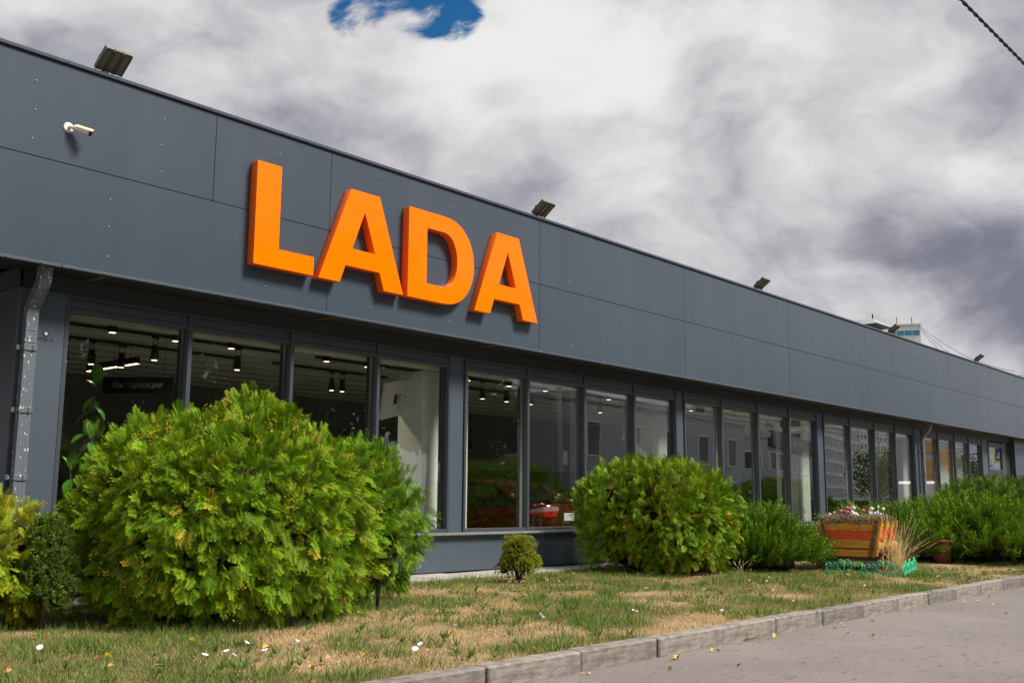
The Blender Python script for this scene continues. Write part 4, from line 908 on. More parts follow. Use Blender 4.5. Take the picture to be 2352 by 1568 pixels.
# ------------------------------------------------------------------ lawn grass and what lies on it
def blade(seed=0):
    V = [(-0.5, 0, 0), (0.5, 0, 0), (0.32, 0.55, 0.14), (-0.32, 0.55, 0.14), (0, 1, 0.42)]
    return np.array(V, float)*np.array([0.10, 1, 1]), np.array([(0, 1, 2), (0, 2, 3), (3, 2, 4)]), np.array([0, 0, .5, .5, 1.0])
BL = blade()
def in_shrub(X, Y):
    m = np.zeros(len(X), bool)
    for cx, cy, q in ((5.47, 8.14, 0.95), (7.3, 8.62, 0.6), (13.42, 8.76, 0.95), (26, 7.55, 1.3), (15.75, 8.25, 0.9), (20.3, 8.0, 0.9), (21.9, 6.75, 1.2)): m |= (X-cx)**2+(Y-cy)**2 < q*q
    return m
def grass():
    s = Scatter()
    for x0, x1, dens in ((1.0, 6.0, 2600), (6.0, 10.0, 2300), (10.0, 15.0, 1500), (15, 22, 900), (22, 34, 420)):
        n = int((x1-x0)*4.7*dens); X = RNG.uniform(x0, x1, n); Y = RNG.uniform(4.80, 9.44, n)
        ok = ~in_shrub(X, Y) & ((Y < 9.2) | (RNG.random(n) < 0.5)); X, Y = X[ok], Y[ok]; n = len(X)
        d = dryness(X, Y); g = RNG.random(n) > d*0.85+0.10
        P = np.stack([X, Y, gz(Y)-0.025+0*X], -1)
        az = RNG.uniform(0, 2*PI, n); el = np.where(g, RNG.uniform(0.55, 1.45, n), RNG.uniform(0.1, 0.9, n))
        D = np.stack([np.cos(az)*np.cos(el), np.sin(az)*np.cos(el), np.sin(el)], -1)
        L = np.where(g, RNG.uniform(0.030, 0.062, n), RNG.uniform(0.022, 0.048, n)); far = 1+np.clip((X-9)/22, 0, 1)*1.0
        tus = fbm(np.stack([X, Y, 0*X], -1), 2.4, 2); L = L*(0.75+0.9*np.clip((tus-0.48)/0.2, 0, 1)*g)
        W = L*0+0.055*far*np.where(g, 1.0, 0.8)
        gc = tint(n, GREEN, .28, .2); sc = tint(n, STRAW, .22, .06); c = np.where(g[:, None], gc, sc); c1 = np.where(g[:, None], gc*1.35, sc*1.15)
        s.add(BL, P, frames(D, np.array([0, 0, 1.0])+RNG.normal(size=(n, 3))*.8), np.stack([W, L*1.15, L], -1), c, c1)
    # longer fringe where nobody mows: along the pavement and round the stems
    n = 5200; X = RNG.uniform(4, 26, n); Y = 9.40+RNG.normal(size=n)*0.07; D = np.stack([RNG.normal(size=n)*.35, RNG.normal(size=n)*.35, np.ones(n)], -1)
    s.add(BL, np.stack([X, Y, gz(Y)-0.02], -1), frames(D, unit(n)), np.stack([np.full(n, 0.06), RNG.uniform(.05, .12, n), np.full(n, .08)], -1), tint(n, GREEN, .3, .2), tint(n, GREEN*1.3, .3, .3))
    n = 4200; X = RNG.uniform(3.9, 7.6, n); Y = 7.2+0.22*(X-4)+RNG.normal(size=n)*0.16; D = np.stack([RNG.normal(size=n)*.4, RNG.normal(size=n)*.4, np.ones(n)], -1)
    s.add(BL, np.stack([X, Y, gz(Y)-0.02], -1), frames(D, unit(n)), np.stack([np.full(n, 0.05), RNG.uniform(.04, .12, n), np.full(n, .08)], -1), tint(n, GREEN*.95, .3, .2), tint(n, GREEN*1.2, .3, .3))
    for x0, x1, m in ((1.5, 8, 150), (8, 14, 120), (14, 26, 130)):          # greener tussocks
        cx = np.repeat(RNG.uniform(x0, x1, m), 46); cy = np.repeat(RNG.uniform(4.85, 9.3, m), 46); n = len(cx); ok = ~in_shrub(cx, cy); cx, cy = cx[ok], cy[ok]; n = len(cx)
        sp = np.repeat(RNG.uniform(.03, .11, n//46+1), 46)[:n]; X = cx+RNG.normal(size=n)*sp*1.3; Y = np.clip(cy+RNG.normal(size=n)*sp, 4.82, 9.44); D = np.stack([(X-cx)*5+RNG.normal(size=n)*.3, (Y-cy)*5+RNG.normal(size=n)*.3, np.ones(n)*0.9], -1)
        c = tint(n, (0.085, 0.155, 0.022), .28, .2); s.add(BL, np.stack([X, Y, gz(Y)-0.02], -1), frames(D, unit(n)), np.stack([np.full(n, 0.06), RNG.uniform(.05, .105, n), np.full(n, .07)], -1), c, c*1.5)
    m = 330; cx = np.repeat(2+20*RNG.random(m)**1.5, 8); cy = np.repeat(RNG.uniform(4.9, 9.2, m), 8); ok = ~in_shrub(cx, cy); cx, cy = cx[ok], cy[ok]; n = len(cx)     # flat broad-leaved weeds
    az = RNG.uniform(0, 2*PI, n); el = RNG.uniform(0.15, 0.8, n); D = np.stack([np.cos(az)*np.cos(el), np.sin(az)*np.cos(el), np.sin(el)], -1); c = tint(n, (0.10, 0.17, 0.035), .25, .2); L = RNG.uniform(.03, .075, n)
    s.add(BL, np.stack([cx, cy, gz(cy)+0.0], -1), frames(D, np.array([0, 0, 1.0])+RNG.normal(size=(n, 3))*.2), np.stack([L*2.6, L, L], -1), c, c*1.3)
    tag(s.build('lawn_grass', [M['grass']], None, (10, 7, 0.2)), 'short mixed green and straw-dry grass covering the lawn', 'grass', kind='stuff')
grass()
def disc_leaf(n=6, fold=0.25, asp=0.8):
    vs = [(0, 0, 0)]+[(0.5*asp*math.cos(2*PI*k/n)*(1 if k % 2 else 0.85), 0.5*math.sin(2*PI*k/n), fold*abs(math.cos(2*PI*k/n))) for k in range(n)]
    up = [(x, y, z+0.03) for x, y, z in vs]; return vs, [(0, 1+k, 1+(k+1) % n) for k in range(n)]
def litter():
    for nm, cols, cnt, lab, cat, grp in (('fallen_leaf', ('ochre_leaf', 'ochre_leaf', 'yellow_leaf'), 160, 'small dry fallen leaf lying on the grass', 'leaf', 'fallen leaves on the lawn'),):
        mes = []
        for k, cm in enumerate(cols):
            vs, fs = disc_leaf(7, 0.18+0.2*k, 0.65+0.12*k); mes.append(MB().add(vs, fs).mesh('fallen_leaf', M[cm], fix=False))
        for i in range(cnt):
            x = 1.8+14*random.random()**1.7 if i < 135 else random.uniform(4, 16); y = random.uniform(4.85, 9.1) if i < 135 else random.choice((random.uniform(4.45, 4.63), random.uniform(3.6, 4.6)))
            if in_shrub(np.array([x]), np.array([y]))[0]: continue
            o = link_mesh(nm, random.choice(mes), None, (x, y, (float(gz(y))+0.022) if y > 4.8 else 0.008)); q = random.uniform(0.035, 0.065); o.scale = (q, q, q); o.rotation_euler = (random.uniform(-.5, .5), random.uniform(-.5, .5), random.uniform(0, 6.3))
            l = {0: 'ochre', 1: 'curled ochre', 2: 'yellow'}[mes.index(o.data)]
            tag(o, ('small dry %s leaf lying on the grass' % l) if y > 4.8 else ('small dry %s leaf lying on the asphalt by the kerb' % l), cat, 'fallen leaves on the lawn' if y > 4.8 else 'fallen leaves on the road')
        for i in range(26):                              # leaf litter under the little conifer
            a = random.uniform(0, 6.3); q = random.uniform(0.05, 0.42); x, y = 10.2+q*1.4*math.cos(a), 8.6+q*math.sin(a)*.7
            o = link_mesh(nm, random.choice(mes[:2]), None, (x, y, float(gz(y))+0.02)); q = random.uniform(.035, .06); o.scale = (q, q, q); o.rotation_euler = (random.uniform(-.6, .6), random.uniform(-.6, .6), random.uniform(0, 6))
            tag(o, 'brown dead leaf in the litter under the little knobbly conifer', 'leaf', 'leaf litter under the little conifer')
    # white bindweed trumpets and yellow dandelions
    root = empty('bindweed_flower', (0, 0, 0), 'white bindweed flower open in the grass', 'flower', 'white bindweed flowers in the lawn')
    MB().loft([[(q*math.cos(a), q*math.sin(a), z) for a in np.linspace(0, 2*PI, 9, endpoint=False)] for q, z in ((0.003, 0), (0.006, 0.014), (0.021, 0.024), (0.023, 0.0235), (0.008, 0.013))], cap=False).build('corolla', M['petal_white'], root, True); MB().tube([(0, 0, -0.05), (0, 0, 0.001)], 0.0016, 4).build('stalk', M['stalk'], root)
    pts = [(2.6, 6.2), (2.75, 6.6), (3.3, 7.0), (3.9, 6.0), (4.05, 5.9), (4.1, 6.05), (4.3, 5.9), (4.42, 6.3), (4.7, 6.1), (6.2, 6.0), (7.2, 5.9), (7.35, 6.05), (8.2, 5.6), (8.3, 5.7), (8.9, 5.1), (5.1, 5.3), (5.3, 5.45), (12.5, 6.5)]
    for i, (x, y) in enumerate(pts):
        o = root if i == 0 else copy_tree(root); o.location = (x, y, float(gz(y))+0.035); o.rotation_euler = (random.uniform(-.7, .5), random.uniform(-.6, .6), random.uniform(0, 6)); q = random.uniform(.8, 1.15); o.scale = (q, q, q)
    root = empty('dandelion', (0, 0, 0), 'yellow dandelion flower standing in the grass', 'flower', 'yellow dandelions in the lawn')
    mb = MB()
    for k in range(14):
        a = k*2.4; e = 0.2+0.09*k; d = np.array([math.cos(a)*math.cos(e), math.sin(a)*math.cos(e), math.sin(e)]); sd = np.array([-math.sin(a), math.cos(a), 0])*0.004; mb.add([(0, 0, 0), tuple(d*0.02+sd), tuple(d*0.02-sd)], [(0, 1, 2)])
    mb.build('head', M['petal_yellow'], root); MB().tube([(0, 0, -0.09), (0.004, 0, -0.04), (0, 0, 0.002)], 0.002, 4).build('stalk', M['stalk'], root)
    for i, (x, y) in enumerate(((4.15, 6.55), (6.1, 7.05), (8.7, 8.3), (3.4, 6.3), (10.8, 5.3))):
        o = root if i == 0 else copy_tree(root); o.location = (x, y, float(gz(y))+0.06); o.scale = (1.15, 1.15, 1.15)
mat('stalk', (0.10, 0.17, 0.03), 0.7)
litter()
def weeds(x, y, n, h, lab, heads):
    r = empty('dry_weed_clump', (x, y, float(gz(y))-0.01), lab, 'weeds'); s = Scatter(); mb = MB(); q = []
    for i in range(n):
        a = random.uniform(0, 6.3); le = random.uniform(0.05, 0.75); L = h*random.uniform(0.45, 1.0); b = np.array([x+random.gauss(0, .05), y+random.gauss(0, .05), float(gz(y))-0.02])
        d = np.array([math.cos(a)*le, math.sin(a)*le, 1.0]); d /= np.linalg.norm(d); m = b+d*L*0.6; e = b+d*L+np.array([math.cos(a)*L*0.22*le, math.sin(a)*L*0.22*le, -L*0.16*le])
        mb.tube([b, m, e], [0.0016, 0.0013, 0.0008], 3, cap=False); q.append((m, e))
    tag(mb.build('stalks', M['straw'], r), kind='stuff')
    hb = MB()
    for m, e in q[:heads]:
        d = (e-m); 
        for t in np.linspace(0.55, 1.05, 7): hb.tube([m+d*t, m+d*(t+0.09)+np.array([random.gauss(0, .006), random.gauss(0, .006), .004])], [0.0035, 0.0012], 4)
    if heads: tag(hb.build('seed_heads', M['straw'], r), kind='stuff')
mat('straw', (0.78, 0.60, 0.32), 0.8, var=0.2, vscale=20)
weeds(16.55, 6.30, 110, 1.05, 'tall clump of dry straw-coloured grass beside the flower cart', 30)
weeds(17.3, 6.6, 40, 0.6, 'lower clump of dry grass behind the green edging', 8)
def kerb_weed(x, y, z, lab):
    r = empty('trailing_weed', (x, y, z), lab, 'weed'); vs = [(0, 0, 0), (.4, .5, .1), (0, 1, .05), (-.4, .5, .1)]; lf = MB()
    st = MB()
    for i in range(7):
        a = -PI/2+random.uniform(-1.5, 1.5); L = random.uniform(.10, .24); p = [np.array([x, y, z]), np.array([x+L*.5*math.cos(a), y+L*.5*math.sin(a), z+.035]), np.array([x+L*math.cos(a), y+L*math.sin(a), z-.02])]
        st.tube(p, 0.0018, 4)
        for t in np.linspace(.25, 1, 8):
            q = p[0]+(p[2]-p[0])*t+np.array([0, 0, .03*math.sin(PI*t)]); b = random.uniform(0, 6.3); s_ = .014
            lf.add([q+np.array([(u*math.cos(b)-v*math.sin(b))*s_, (u*math.sin(b)+v*math.cos(b))*s_, w*s_+.003]) for u, v, w in vs], [(0, 1, 2, 3)])
    st.build('stems', M['kerb_weed'], r); tag(lf.build('leaves', M['kerb_weed'], r), kind='stuff')
kerb_weed(10.05, 4.80, .155, 'small green weed trailing over the kerb stones near the middle of the lawn'); kerb_weed(13.35, 4.82, .155, 'small green weed trailing over the kerb farther along, toward the cart'); kerb_weed(8.6, 4.66, .004, 'tiny reddish weed rooted at the foot of the kerb')
weeds(13.9, 7.6, 14, 0.26, 'small dried weed with pale seed heads between the ball thuja and juniper', 10)
# ------------------------------------------------------------------ flower cart, edging, pots
CO = np.array([16.25, 7.44, 0.185]); hu = math.radians(-81); CU = np.array([math.cos(hu), math.sin(hu), 0]); CD = np.array([-CU[1], CU[0], 0]); CZ = np.array([0, 0, 1.0])
def cw(u, d, z): return CO+CU*u+CD*d+CZ*z
def cart():
    r = empty('flower_cart', tuple(CO+CU*.45+CD*.5), 'orange stained wooden cart planter with red lace trim full of flowers', 'cart')
    b = lambda mb, u, d, z, hu_, hd, hz, zu=(0, 0, 1), ud=None: mb.obox(cw(u, d, z), CU if ud is None else ud, CD, zu, hu_, hd, hz)
    uc, LEN = 0.45, 1.15
    def hw(z): return 0.335+(z-0.22)*0.22             # sides lean outwards
    for z0, z1 in ((0.205, 0.315), (0.335, 0.485), (0.495, 0.60), (0.605, 0.725)):    # front planks
        mb = MB(); a, c = hw(z0), hw(z1)
        mb.loft([[cw(uc-a, dd, z0), cw(uc+a, dd, z0), cw(uc+c, dd, z1), cw(uc-c, dd, z1)] for dd in (0.0, 0.028)]); mb.build('plank', M['wood'], r)
        mb = MB(); mb.loft([[cw(uc-a, dd, z0), cw(uc+a, dd, z0), cw(uc+c, dd, z1), cw(uc-c, dd, z1)] for dd in (LEN, LEN+0.028)]); mb.build('plank', M['wood'], r)
        for s in (-1, 1):
            mb = MB(); mb.loft([[cw(uc+s*a, dd, z0), cw(uc+s*(a+0.026), dd, z0), cw(uc+s*(c+0.026), dd, z1), cw(uc+s*c, dd, z1)] for dd in (0.03, LEN-0.003)]); mb.build('plank', M['wood'], r)
    for s in (-1, 1):
        zu = CZ+CU*s*0.22
        for i, (dd, top) in enumerate(((-0.012, 0.81), (0.38, 0.76), (0.78, 0.76), (LEN-0.02, 0.76))):
            a = hw(0.20)+0.029+0.018; c = hw(top)+0.029+0.018; MB().loft([[cw(uc+s*(a-0.018), dd, 0.20), cw(uc+s*(a+0.018), dd, 0.20), cw(uc+s*(a+0.018), dd+0.05, 0.20), cw(uc+s*(a-0.018), dd+0.05, 0.20)], [cw(uc+s*(c-0.018), dd, top if s > 0 else top-.1), cw(uc+s*(c+0.018), dd, top if s > 0 else top-.1), cw(uc+s*(c+0.018), dd+0.05, top if s > 0 else top-.1), cw(uc+s*(c-0.018), dd+0.05, top if s > 0 else top-.1)]]).build('post', M['wood_post'], r)
        a, c = hw(0.205)-0.0, hw(0.72)
        MB().loft([[cw(uc+s*(a-0.045), -0.0225, 0.21), cw(uc+s*(a-0.003), -0.0225, 0.21), cw(uc+s*(a-0.003), -0.002, 0.21), cw(uc+s*(a-0.045), -0.002, 0.21)], [cw(uc+s*(c-0.045), -0.0225, 0.72), cw(uc+s*(c-0.003), -0.0225, 0.72), cw(uc+s*(c-0.003), -0.002, 0.72), cw(uc+s*(c-0.045), -0.002, 0.72)]]).build('corner_batten', M['wood_old'], r)
        for dd in (0.10, 0.98):
            w = MB(); ru = uc+s*0.50; n = 22
            w.loft([[cw(ru+o, dd+q*math.cos(2*PI*k/n), 0.215+q*math.sin(2*PI*k/n)) for k in range(n)] for o, q in ((-0.035, 0.17), (-0.035, 0.215), (0.035, 0.215), (0.035, 0.17))]+[[cw(ru-0.035, dd+0.17*math.cos(2*PI*k/n), 0.215+0.17*math.sin(2*PI*k/n)) for k in range(n)]], cap=False)
            wo = w.build('wheel', M['wheel_wood'], r)
            sp = MB()
            for k in range(4): an = k*PI/4; e = np.array([0, math.cos(an), math.sin(an)])*0.172; sp.obox(cw(ru, dd, 0.215), CD*math.cos(an)+CZ*math.sin(an), CU, CD*-math.sin(an)+CZ*math.cos(an), 0.172, 0.016, 0.018)
            sp.build('spokes', M['wood_old'], wo); MB().tube([cw(ru-0.05, dd, 0.215), cw(ru+0.05, dd, 0.215)], 0.04, 10).build('hub', M['wheel_wood'], wo)
    for dd in (0.10, 0.98): MB().obox(cw(uc, dd, 0.165), CU, CD, CZ, 0.44, 0.03, 0.028).build('axle_beam', M['wood_old'], r)
    MB().obox(cw(uc, LEN/2+0.014, 0.200), CU, CD, CZ, 0.32, LEN/2-0.02, 0.010).build('floor_board', M['wood_old'], r)
    so_ = MB().loft([[cw(uc-hw(z)+.004, 0.032, z), cw(uc+hw(z)-.004, 0.032, z), cw(uc+hw(z)-.004, LEN-.004, z), cw(uc-hw(z)+.004, LEN-.004, z)] for z in (0.58, 0.69)]).build('soil_fill', M['soil'], r)
    # scalloped lace strip with punched holes: front and right side
    def lace(n, wid):
        out = [(0, 0)]; holes = []; sw = wid/n
        for i in range(n):
            cx_ = sw*(i+0.5)
            for k in range(9):
                a = PI-PI*k/8; out.append((cx_+sw*0.5*math.cos(a)*(1 if 0 < k < 8 else 0.999), 0.10+0.048*math.sin(a)+(0.004 if k % 2 else 0)))
            for k in range(5):
                a = PI*(0.14+0.18*k); q = 0.030; c = (cx_+sw*0.30*math.cos(a), 0.098+q*math.sin(a))
                holes.append([(c[0]+0.0085*math.cos(t), c[1]+0.0075*math.sin(t)) for t in np.linspace(0, 2*PI, 7, endpoint=False)])
            holes.append([(cx_+0.007*math.cos(t), 0.136+0.006*math.sin(t)) for t in np.linspace(0, 2*PI, 7, endpoint=False)])
        out.append((wid, 0)); return [out]+holes
    wd = 2*hw(0.54)-0.03
    flat_shape(lace(5, wd), 0.003, M['lace_red'], 'lace_trim', r, lambda u, v, w: tuple(cw(uc-wd/2+u+ (0.22*(v-.06))*(2*u/wd-1), -0.006+w, 0.475+v)))
    flat_shape(lace(6, LEN-.06), 0.003, M['lace_red'], 'lace_trim', r, lambda u, v, w: tuple(cw(uc+hw(0.475+v)+0.033-w*-1, 0.03+u, 0.475+v)))
    for u in (0.06, 0.72): MB().obox(cw(u+.05, 0.02, 0.06), CU, CD, CZ, 0.10, 0.06, 0.085).build('support_block', M['concrete_kerb'], r)
    return r
cart()
def cart_flowers():
    r = empty('cart_flowers', tuple(cw(0.45, 0.55, 0.69)), 'mixed pink, white and purple flowers and faded sedum planted in the cart', 'flowers')
    s = Scatter(); n = 2600; U = RNG.uniform(0.0, 0.92, n); D = RNG.uniform(-0.02, 1.15, n); Z = 0.69+RNG.random(n)*0.14
    P = CO+U[:, None]*CU+D[:, None]*CD+Z[:, None]*CZ; d = np.stack([RNG.normal(size=n)*.5, RNG.normal(size=n)*.5, np.ones(n)], -1)
    k = RNG.random(n) < 0.45; c = np.where(k[:, None], tint(n, (0.34, 0.19, 0.14), .25), tint(n, (0.12, 0.15, 0.03), .3)); c1 = np.where(k[:, None], tint(n, (0.46, 0.28, 0.27), .25), tint(n, (0.26, 0.26, 0.07), .3))
    s.add(TU[0], P, frames(d, unit(n)), 0.05*RNG.uniform(.6, 1.2, n), c, c1); o = s.build('foliage', [M['leaf']], r)
    def head(u, dd, z, q, m):
        c = cw(u, dd, z); mb = MB()
        for i in range(16):
            a = i*2.4; e = math.asin(min(1, (i+.5)/16*1.4-.35)); d = np.array([math.cos(a)*math.cos(e), math.sin(a)*math.cos(e), math.sin(e)]); t = np.array([-math.sin(a), math.cos(a), 0]); w = np.cross(d, t)
            p = c+d*q; h = q*0.42; mb.add([p-t*h-w*h, p+t*h-w*h, p+t*h*.9+w*h+d*h*.3, p-t*h*.9+w*h+d*h*.3], [(0, 1, 2, 3)])
        mb.tube([c-np.array([0, 0, 0.16]), c], 0.004, 4); mb.build('flower_head', M[m], r)
    for u, dd, z, q, m in ((0.30, 0.55, 0.97, .048, 'petal_pink'), (0.38, 0.62, 1.0, .05, 'petal_pink'), (0.24, 0.4, 0.93, .045, 'petal_pink'), (0.34, 0.4, 0.94, .045, 'petal_pink'), (0.52, 0.7, 0.96, .045, 'petal_pink'), (0.58, 0.75, 0.93, .04, 'petal_pink'), (0.20, 0.35, 0.91, .04, 'petal_purple'), (0.33, 0.3, 0.90, .038, 'petal_purple'), (0.26, 0.2, 0.88, .03, 'petal_purple'),
                           (0.42, 0.35, 0.93, .042, 'petal_white'), (0.46, 0.45, 0.97, .038, 'petal_white'), (0.50, 0.3, 0.90, .045, 'petal_white'), (0.44, 0.25, 0.91, .035, 'petal_white'), (0.70, 0.6, 0.98, .038, 'petal_white'), (0.80, 0.7, 1.0, .038, 'petal_white'), (0.76, 0.5, 0.90, .036, 'petal_white'), (0.83, 0.45, 0.88, .036, 'petal_white'), (0.84, 0.3, 0.82, .036, 'petal_white'), (0.10, 0.2, 0.87, .03, 'petal_white'), (0.16, 0.25, 0.88, .03, 'petal_white')):
        for t in range(2): head(u+random.gauss(0, .03), dd+random.gauss(0, .05), z-0.02+random.gauss(0, .02), q*random.uniform(.45, .72), m)
cart_flowers()
def heart_edging():
    def curl(w, h, s):                                  # half a heart with a scroll at the top
        pts = [(0, 0), (s*w*0.22, h*0.16), (s*w*0.42, h*0.36), (s*w*0.5, h*0.62), (s*w*0.46, h*0.84), (s*w*0.30, h*0.98), (s*w*0.14, h*0.95), (s*w*0.06, h*0.80), (s*w*0.10, h*0.66), (s*w*0.20, h*0.62), (s*w*0.26, h*0.70), (s*w*0.22, h*0.77)]
        return pts
    W = 0.53
    proto = empty('garden_edging', (0, 0, 0), '', 'edging fence', 'green heart edging sections')
    for cx, w, h in ((0.09, 0.15, 0.165), (0.265, 0.19, 0.215), (0.44, 0.15, 0.165)):
        mb = MB()
        for s in (-1, 1): mb.tube([(cx+x, 0, z+0.015) for x, z in curl(w, h, s)], 0.008, 5)
        if h > 0.2: mb.tube([(cx, 0, -0.01), (cx, 0, h*0.98)], 0.008, 5); mb.tube([(cx-0.03, 0, h*0.86), (cx+0.03, 0, h*0.86)], 0.006, 5)
        mb.build('heart', M['fence_green'], proto, True)
        mb = MB()
        for s in (-1, 1): mb.tube([(cx+s*0.01, 0, 0.03), (cx+s*0.05, 0, 0.055), (cx+s*0.075, 0, 0.03), (cx+s*0.05, 0, 0.01), (cx+s*0.035, 0, 0.03)], 0.005, 5)
        mb.build('scroll', M['fence_green'], proto, True)
    for x in (0.006, W-0.006): MB().tube([(x, 0, -0.03), (x, 0, 0.165)], [0.007, 0.006], 6).build('post', M['fence_green'], proto, True)
    MB().tube([(0.006, 0, 0.10), (0.03, 0, 0.10)], 0.005, 4).build('link', M['fence_green'], proto)
    F0 = np.array([15.02, 6.82]); hf = math.radians(-62); fu = np.array([math.cos(hf), math.sin(hf)]); F1 = F0+fu*2*(W+0.02); hs = math.radians(14); fs = np.array([math.cos(hs), math.sin(hs)])
    spots = [(F0, hf, 'green plastic heart edging section under the left half of the cart front'), (F0+fu*(W+0.02), hf, 'green plastic heart edging section under the right half of the cart front'), (F1, hs, 'green plastic heart edging section at the corner behind the dry grass'), (F1+fs*(W+0.03), hs, 'green plastic heart edging section farthest back beside the cart wheels'), (F1+fs*2*(W+0.03), hs, 'green plastic heart edging section at the rear of the cart bed')]
    for i, (p, a, lab) in enumerate(spots):
        o = proto if i == 0 else copy_tree(proto); o.location = (p[0], p[1], float(gz(p[1]))-0.005); o.rotation_euler.z = a; o['label'] = lab
heart_edging()
def pot():
    x, y, z = 19.75, 6.72, 0.17; r = empty('terracotta_pot', (x, y, z), 'brown terracotta pot half hidden under the broad juniper', 'pot')
    tl = np.array([-0.10, 0.05, 0])
    def ring(q, h): return [np.array([x, y, z])+tl*h+np.array([q*math.cos(a), q*math.sin(a), h]) for a in np.linspace(0, 2*PI, 22, endpoint=False)]
    MB().loft([ring(0.14, 0), ring(0.215, 0.36)]).build('body', M['terracotta'], r, True); MB().loft([ring(0.19, 0.36), ring(0.232, 0.355), ring(0.24, 0.42), ring(0.21, 0.42), ring(0.20, 0.36)], cap=False).build('rim', M['terracotta'], r, True)
    MB().loft([ring(0.206, 0.385), ring(0.206, 0.392)]).build('soil', M['soil'], r)
pot()
def leafy_pot_plant(name, x, y, zf, spec, stems, potmat, pr, ph, lab, L, W):
    r = empty(name, (x, y, zf), lab, 'plant')
    MB().loft([[(x+q*math.cos(a), y+q*math.sin(a), zf+h) for a in np.linspace(0, 2*PI, 18, endpoint=False)] for q, h in ((pr*.8, 0), (pr, ph), (pr*.9, ph), (pr*.88, ph-.05))]).build('pot', M[potmat], r, True)
    n = 6; vs, fs = [], []
    for i in range(n+1):
        t = i/n; w = W*math.sin(PI*min(1, t*0.96+0.03))**0.75; zz = -0.35*L*t*t
        vs += [(-w, L*t, zz+0.22*w), (0, L*t, zz), (w, L*t, zz+0.22*w)]
    for i in range(n):
        for j in (0, 1): a = i*3+j; fs.append((a, a+1, a+4, a+3))
    me = MB().add(vs, fs).mesh('leaf', M[spec], fix=False, smooth=True)
    for base, tip, k in stems:
        base, tip = np.array(base), np.array(tip); MB().tube([base, (base+tip)/2+np.array([.02, .01, 0]), tip], [0.016, 0.012, 0.006], 6).build('stem', M['bark'], r, True)
        for i in range(k):
            t = 0.25+0.75*i/(k-1); p = base+(tip-base)*t; a = i*2.4+random.uniform(-.3, .3); e = random.uniform(-1.0, -0.1)+(1.7 if i > k-4 else 0)
            o = link_mesh('leaf', me, r, tuple(p-np.array([x, y, zf]))); o.rotation_euler = (e, 0, a); q = random.uniform(.75, 1.1); o.scale = (q, q, q)
mat('ficus_leaf', (0.11, 0.30, 0.02), 0.28, spec=0.5, var=0.3, vscale=6); mat('small_leaf', (0.03, 0.09, 0.012), 0.4)
leafy_pot_plant('rubber_plant', 5.40, 10.85, FLOOR+.001, 'ficus_leaf', [((5.40, 10.85, 0.45), (5.50, 10.80, 2.50), 32), ((5.36, 10.87, 0.45), (5.24, 10.74, 1.55), 18), ((5.45, 10.9, 0.45), (5.80, 10.95, 1.75), 12)], 'white_plastic', 0.2, 0.4, 'tall rubber plant with big glossy leaves inside the first window', 0.23, 0.066)
leafy_pot_plant('weeping_fig', 20.5, 11.05, FLOOR+.001, 'small_leaf', [((20.5, 11.05, 0.9), (20.5+0.25*math.cos(a), 11.05+0.25*math.sin(a), 1.7+0.2*math.cos(2*a)), 14) for a in np.linspace(0, 6, 7)], 'white_plastic', 0.26, 1.02, 'small-leaved potted fig in a tall white planter behind the glass', 0.12, 0.025)

# ------------------------------------------------------------------ across the road (seen mirrored in the glass) and far behind the roof
def tree(x, y, h, rad, lab, grp, n=9500, base=(0.035, 0.065, 0.012), seed=0):
    r = empty('street_tree', (x, y, -0.03), lab, 'tree', grp); g = random.Random(seed)
    mb = MB(); mb.tube([(x, y, -0.1), (x+.1, y, h*0.25), (x-.05, y+.1, h*0.6), (x, y, h*0.92)], [0.24, 0.19, 0.11, 0.03], 9); K = []
    for i in range(13):
        a = i*2.4; t = 0.30+0.65*i/13; q = rad*(1-0.5*abs(t-0.5)*1.6)*g.uniform(.55, 1.0); e = np.array([x+q*math.cos(a), y+q*math.sin(a), h*(t+0.06)])
        mb.tube([(x, y, h*(t-0.12)), (np.array([x, y, h*t])+e)/2+np.array([0, 0, .1]), e], [0.09, 0.06, 0.02], 6); K.append((e, rad*g.uniform(.35, .55)))
    K.append((np.array([x, y, h*0.93]), rad*.4)); mb.build('trunk', M['bark'], r, True)
    s = Scatter(); per = n//len(K)
    leaf = (np.array([(-.35, 0, 0), (.35, 0, 0), (.3, .8, .1), (-.3, .8, .1)], float), np.array([(0, 1, 2), (0, 2, 3)]), np.array([0, 0, 1.0, 1.0]))
    for c, q in K:
        d = unit(per); P = c+d*q*RNG.random((per, 1))**0.45*np.array([1, 1, .8]); s.add(leaf, P, frames(d+RNG.normal(size=d.shape)*.7+np.array([0, 0, -.5]), unit(per)), 0.30*RNG.uniform(.6, 1.3, per), tint(per, base, .3), tint(per, np.array(base)*1.6, .3))
    s.build('crown', [M['leaf']], r)
for i, (x, y, h, q) in enumerate(((12, -13, 11, 3.0), (17, -14.5, 12, 3.4), (22.5, -13, 10.5, 3.2), (28, -15, 12.5, 3.6), (33.5, -13.5, 11, 3.2), (38, -16.5, 11, 3.0), (21, -20, 13, 4), (31, -21, 13, 4))):
    tree(x, y, h, q, 'leafy green street tree in the row across the road', 'trees across the road', seed=i)
for i, (x, y, h, q) in enumerate(((150, -35, 9, 4.0), (165, -38, 10, 4.2), (182, -40, 9, 4.0), (200, -43, 11, 4.6), (135, -33, 7.5, 3.4), (222, -48, 10, 4.6))):
    tree(x, y, h, q, 'leafy tree far down the road before the apartment blocks', 'trees before the apartment blocks', n=2600, base=(0.05, 0.075, 0.015), seed=20+i)
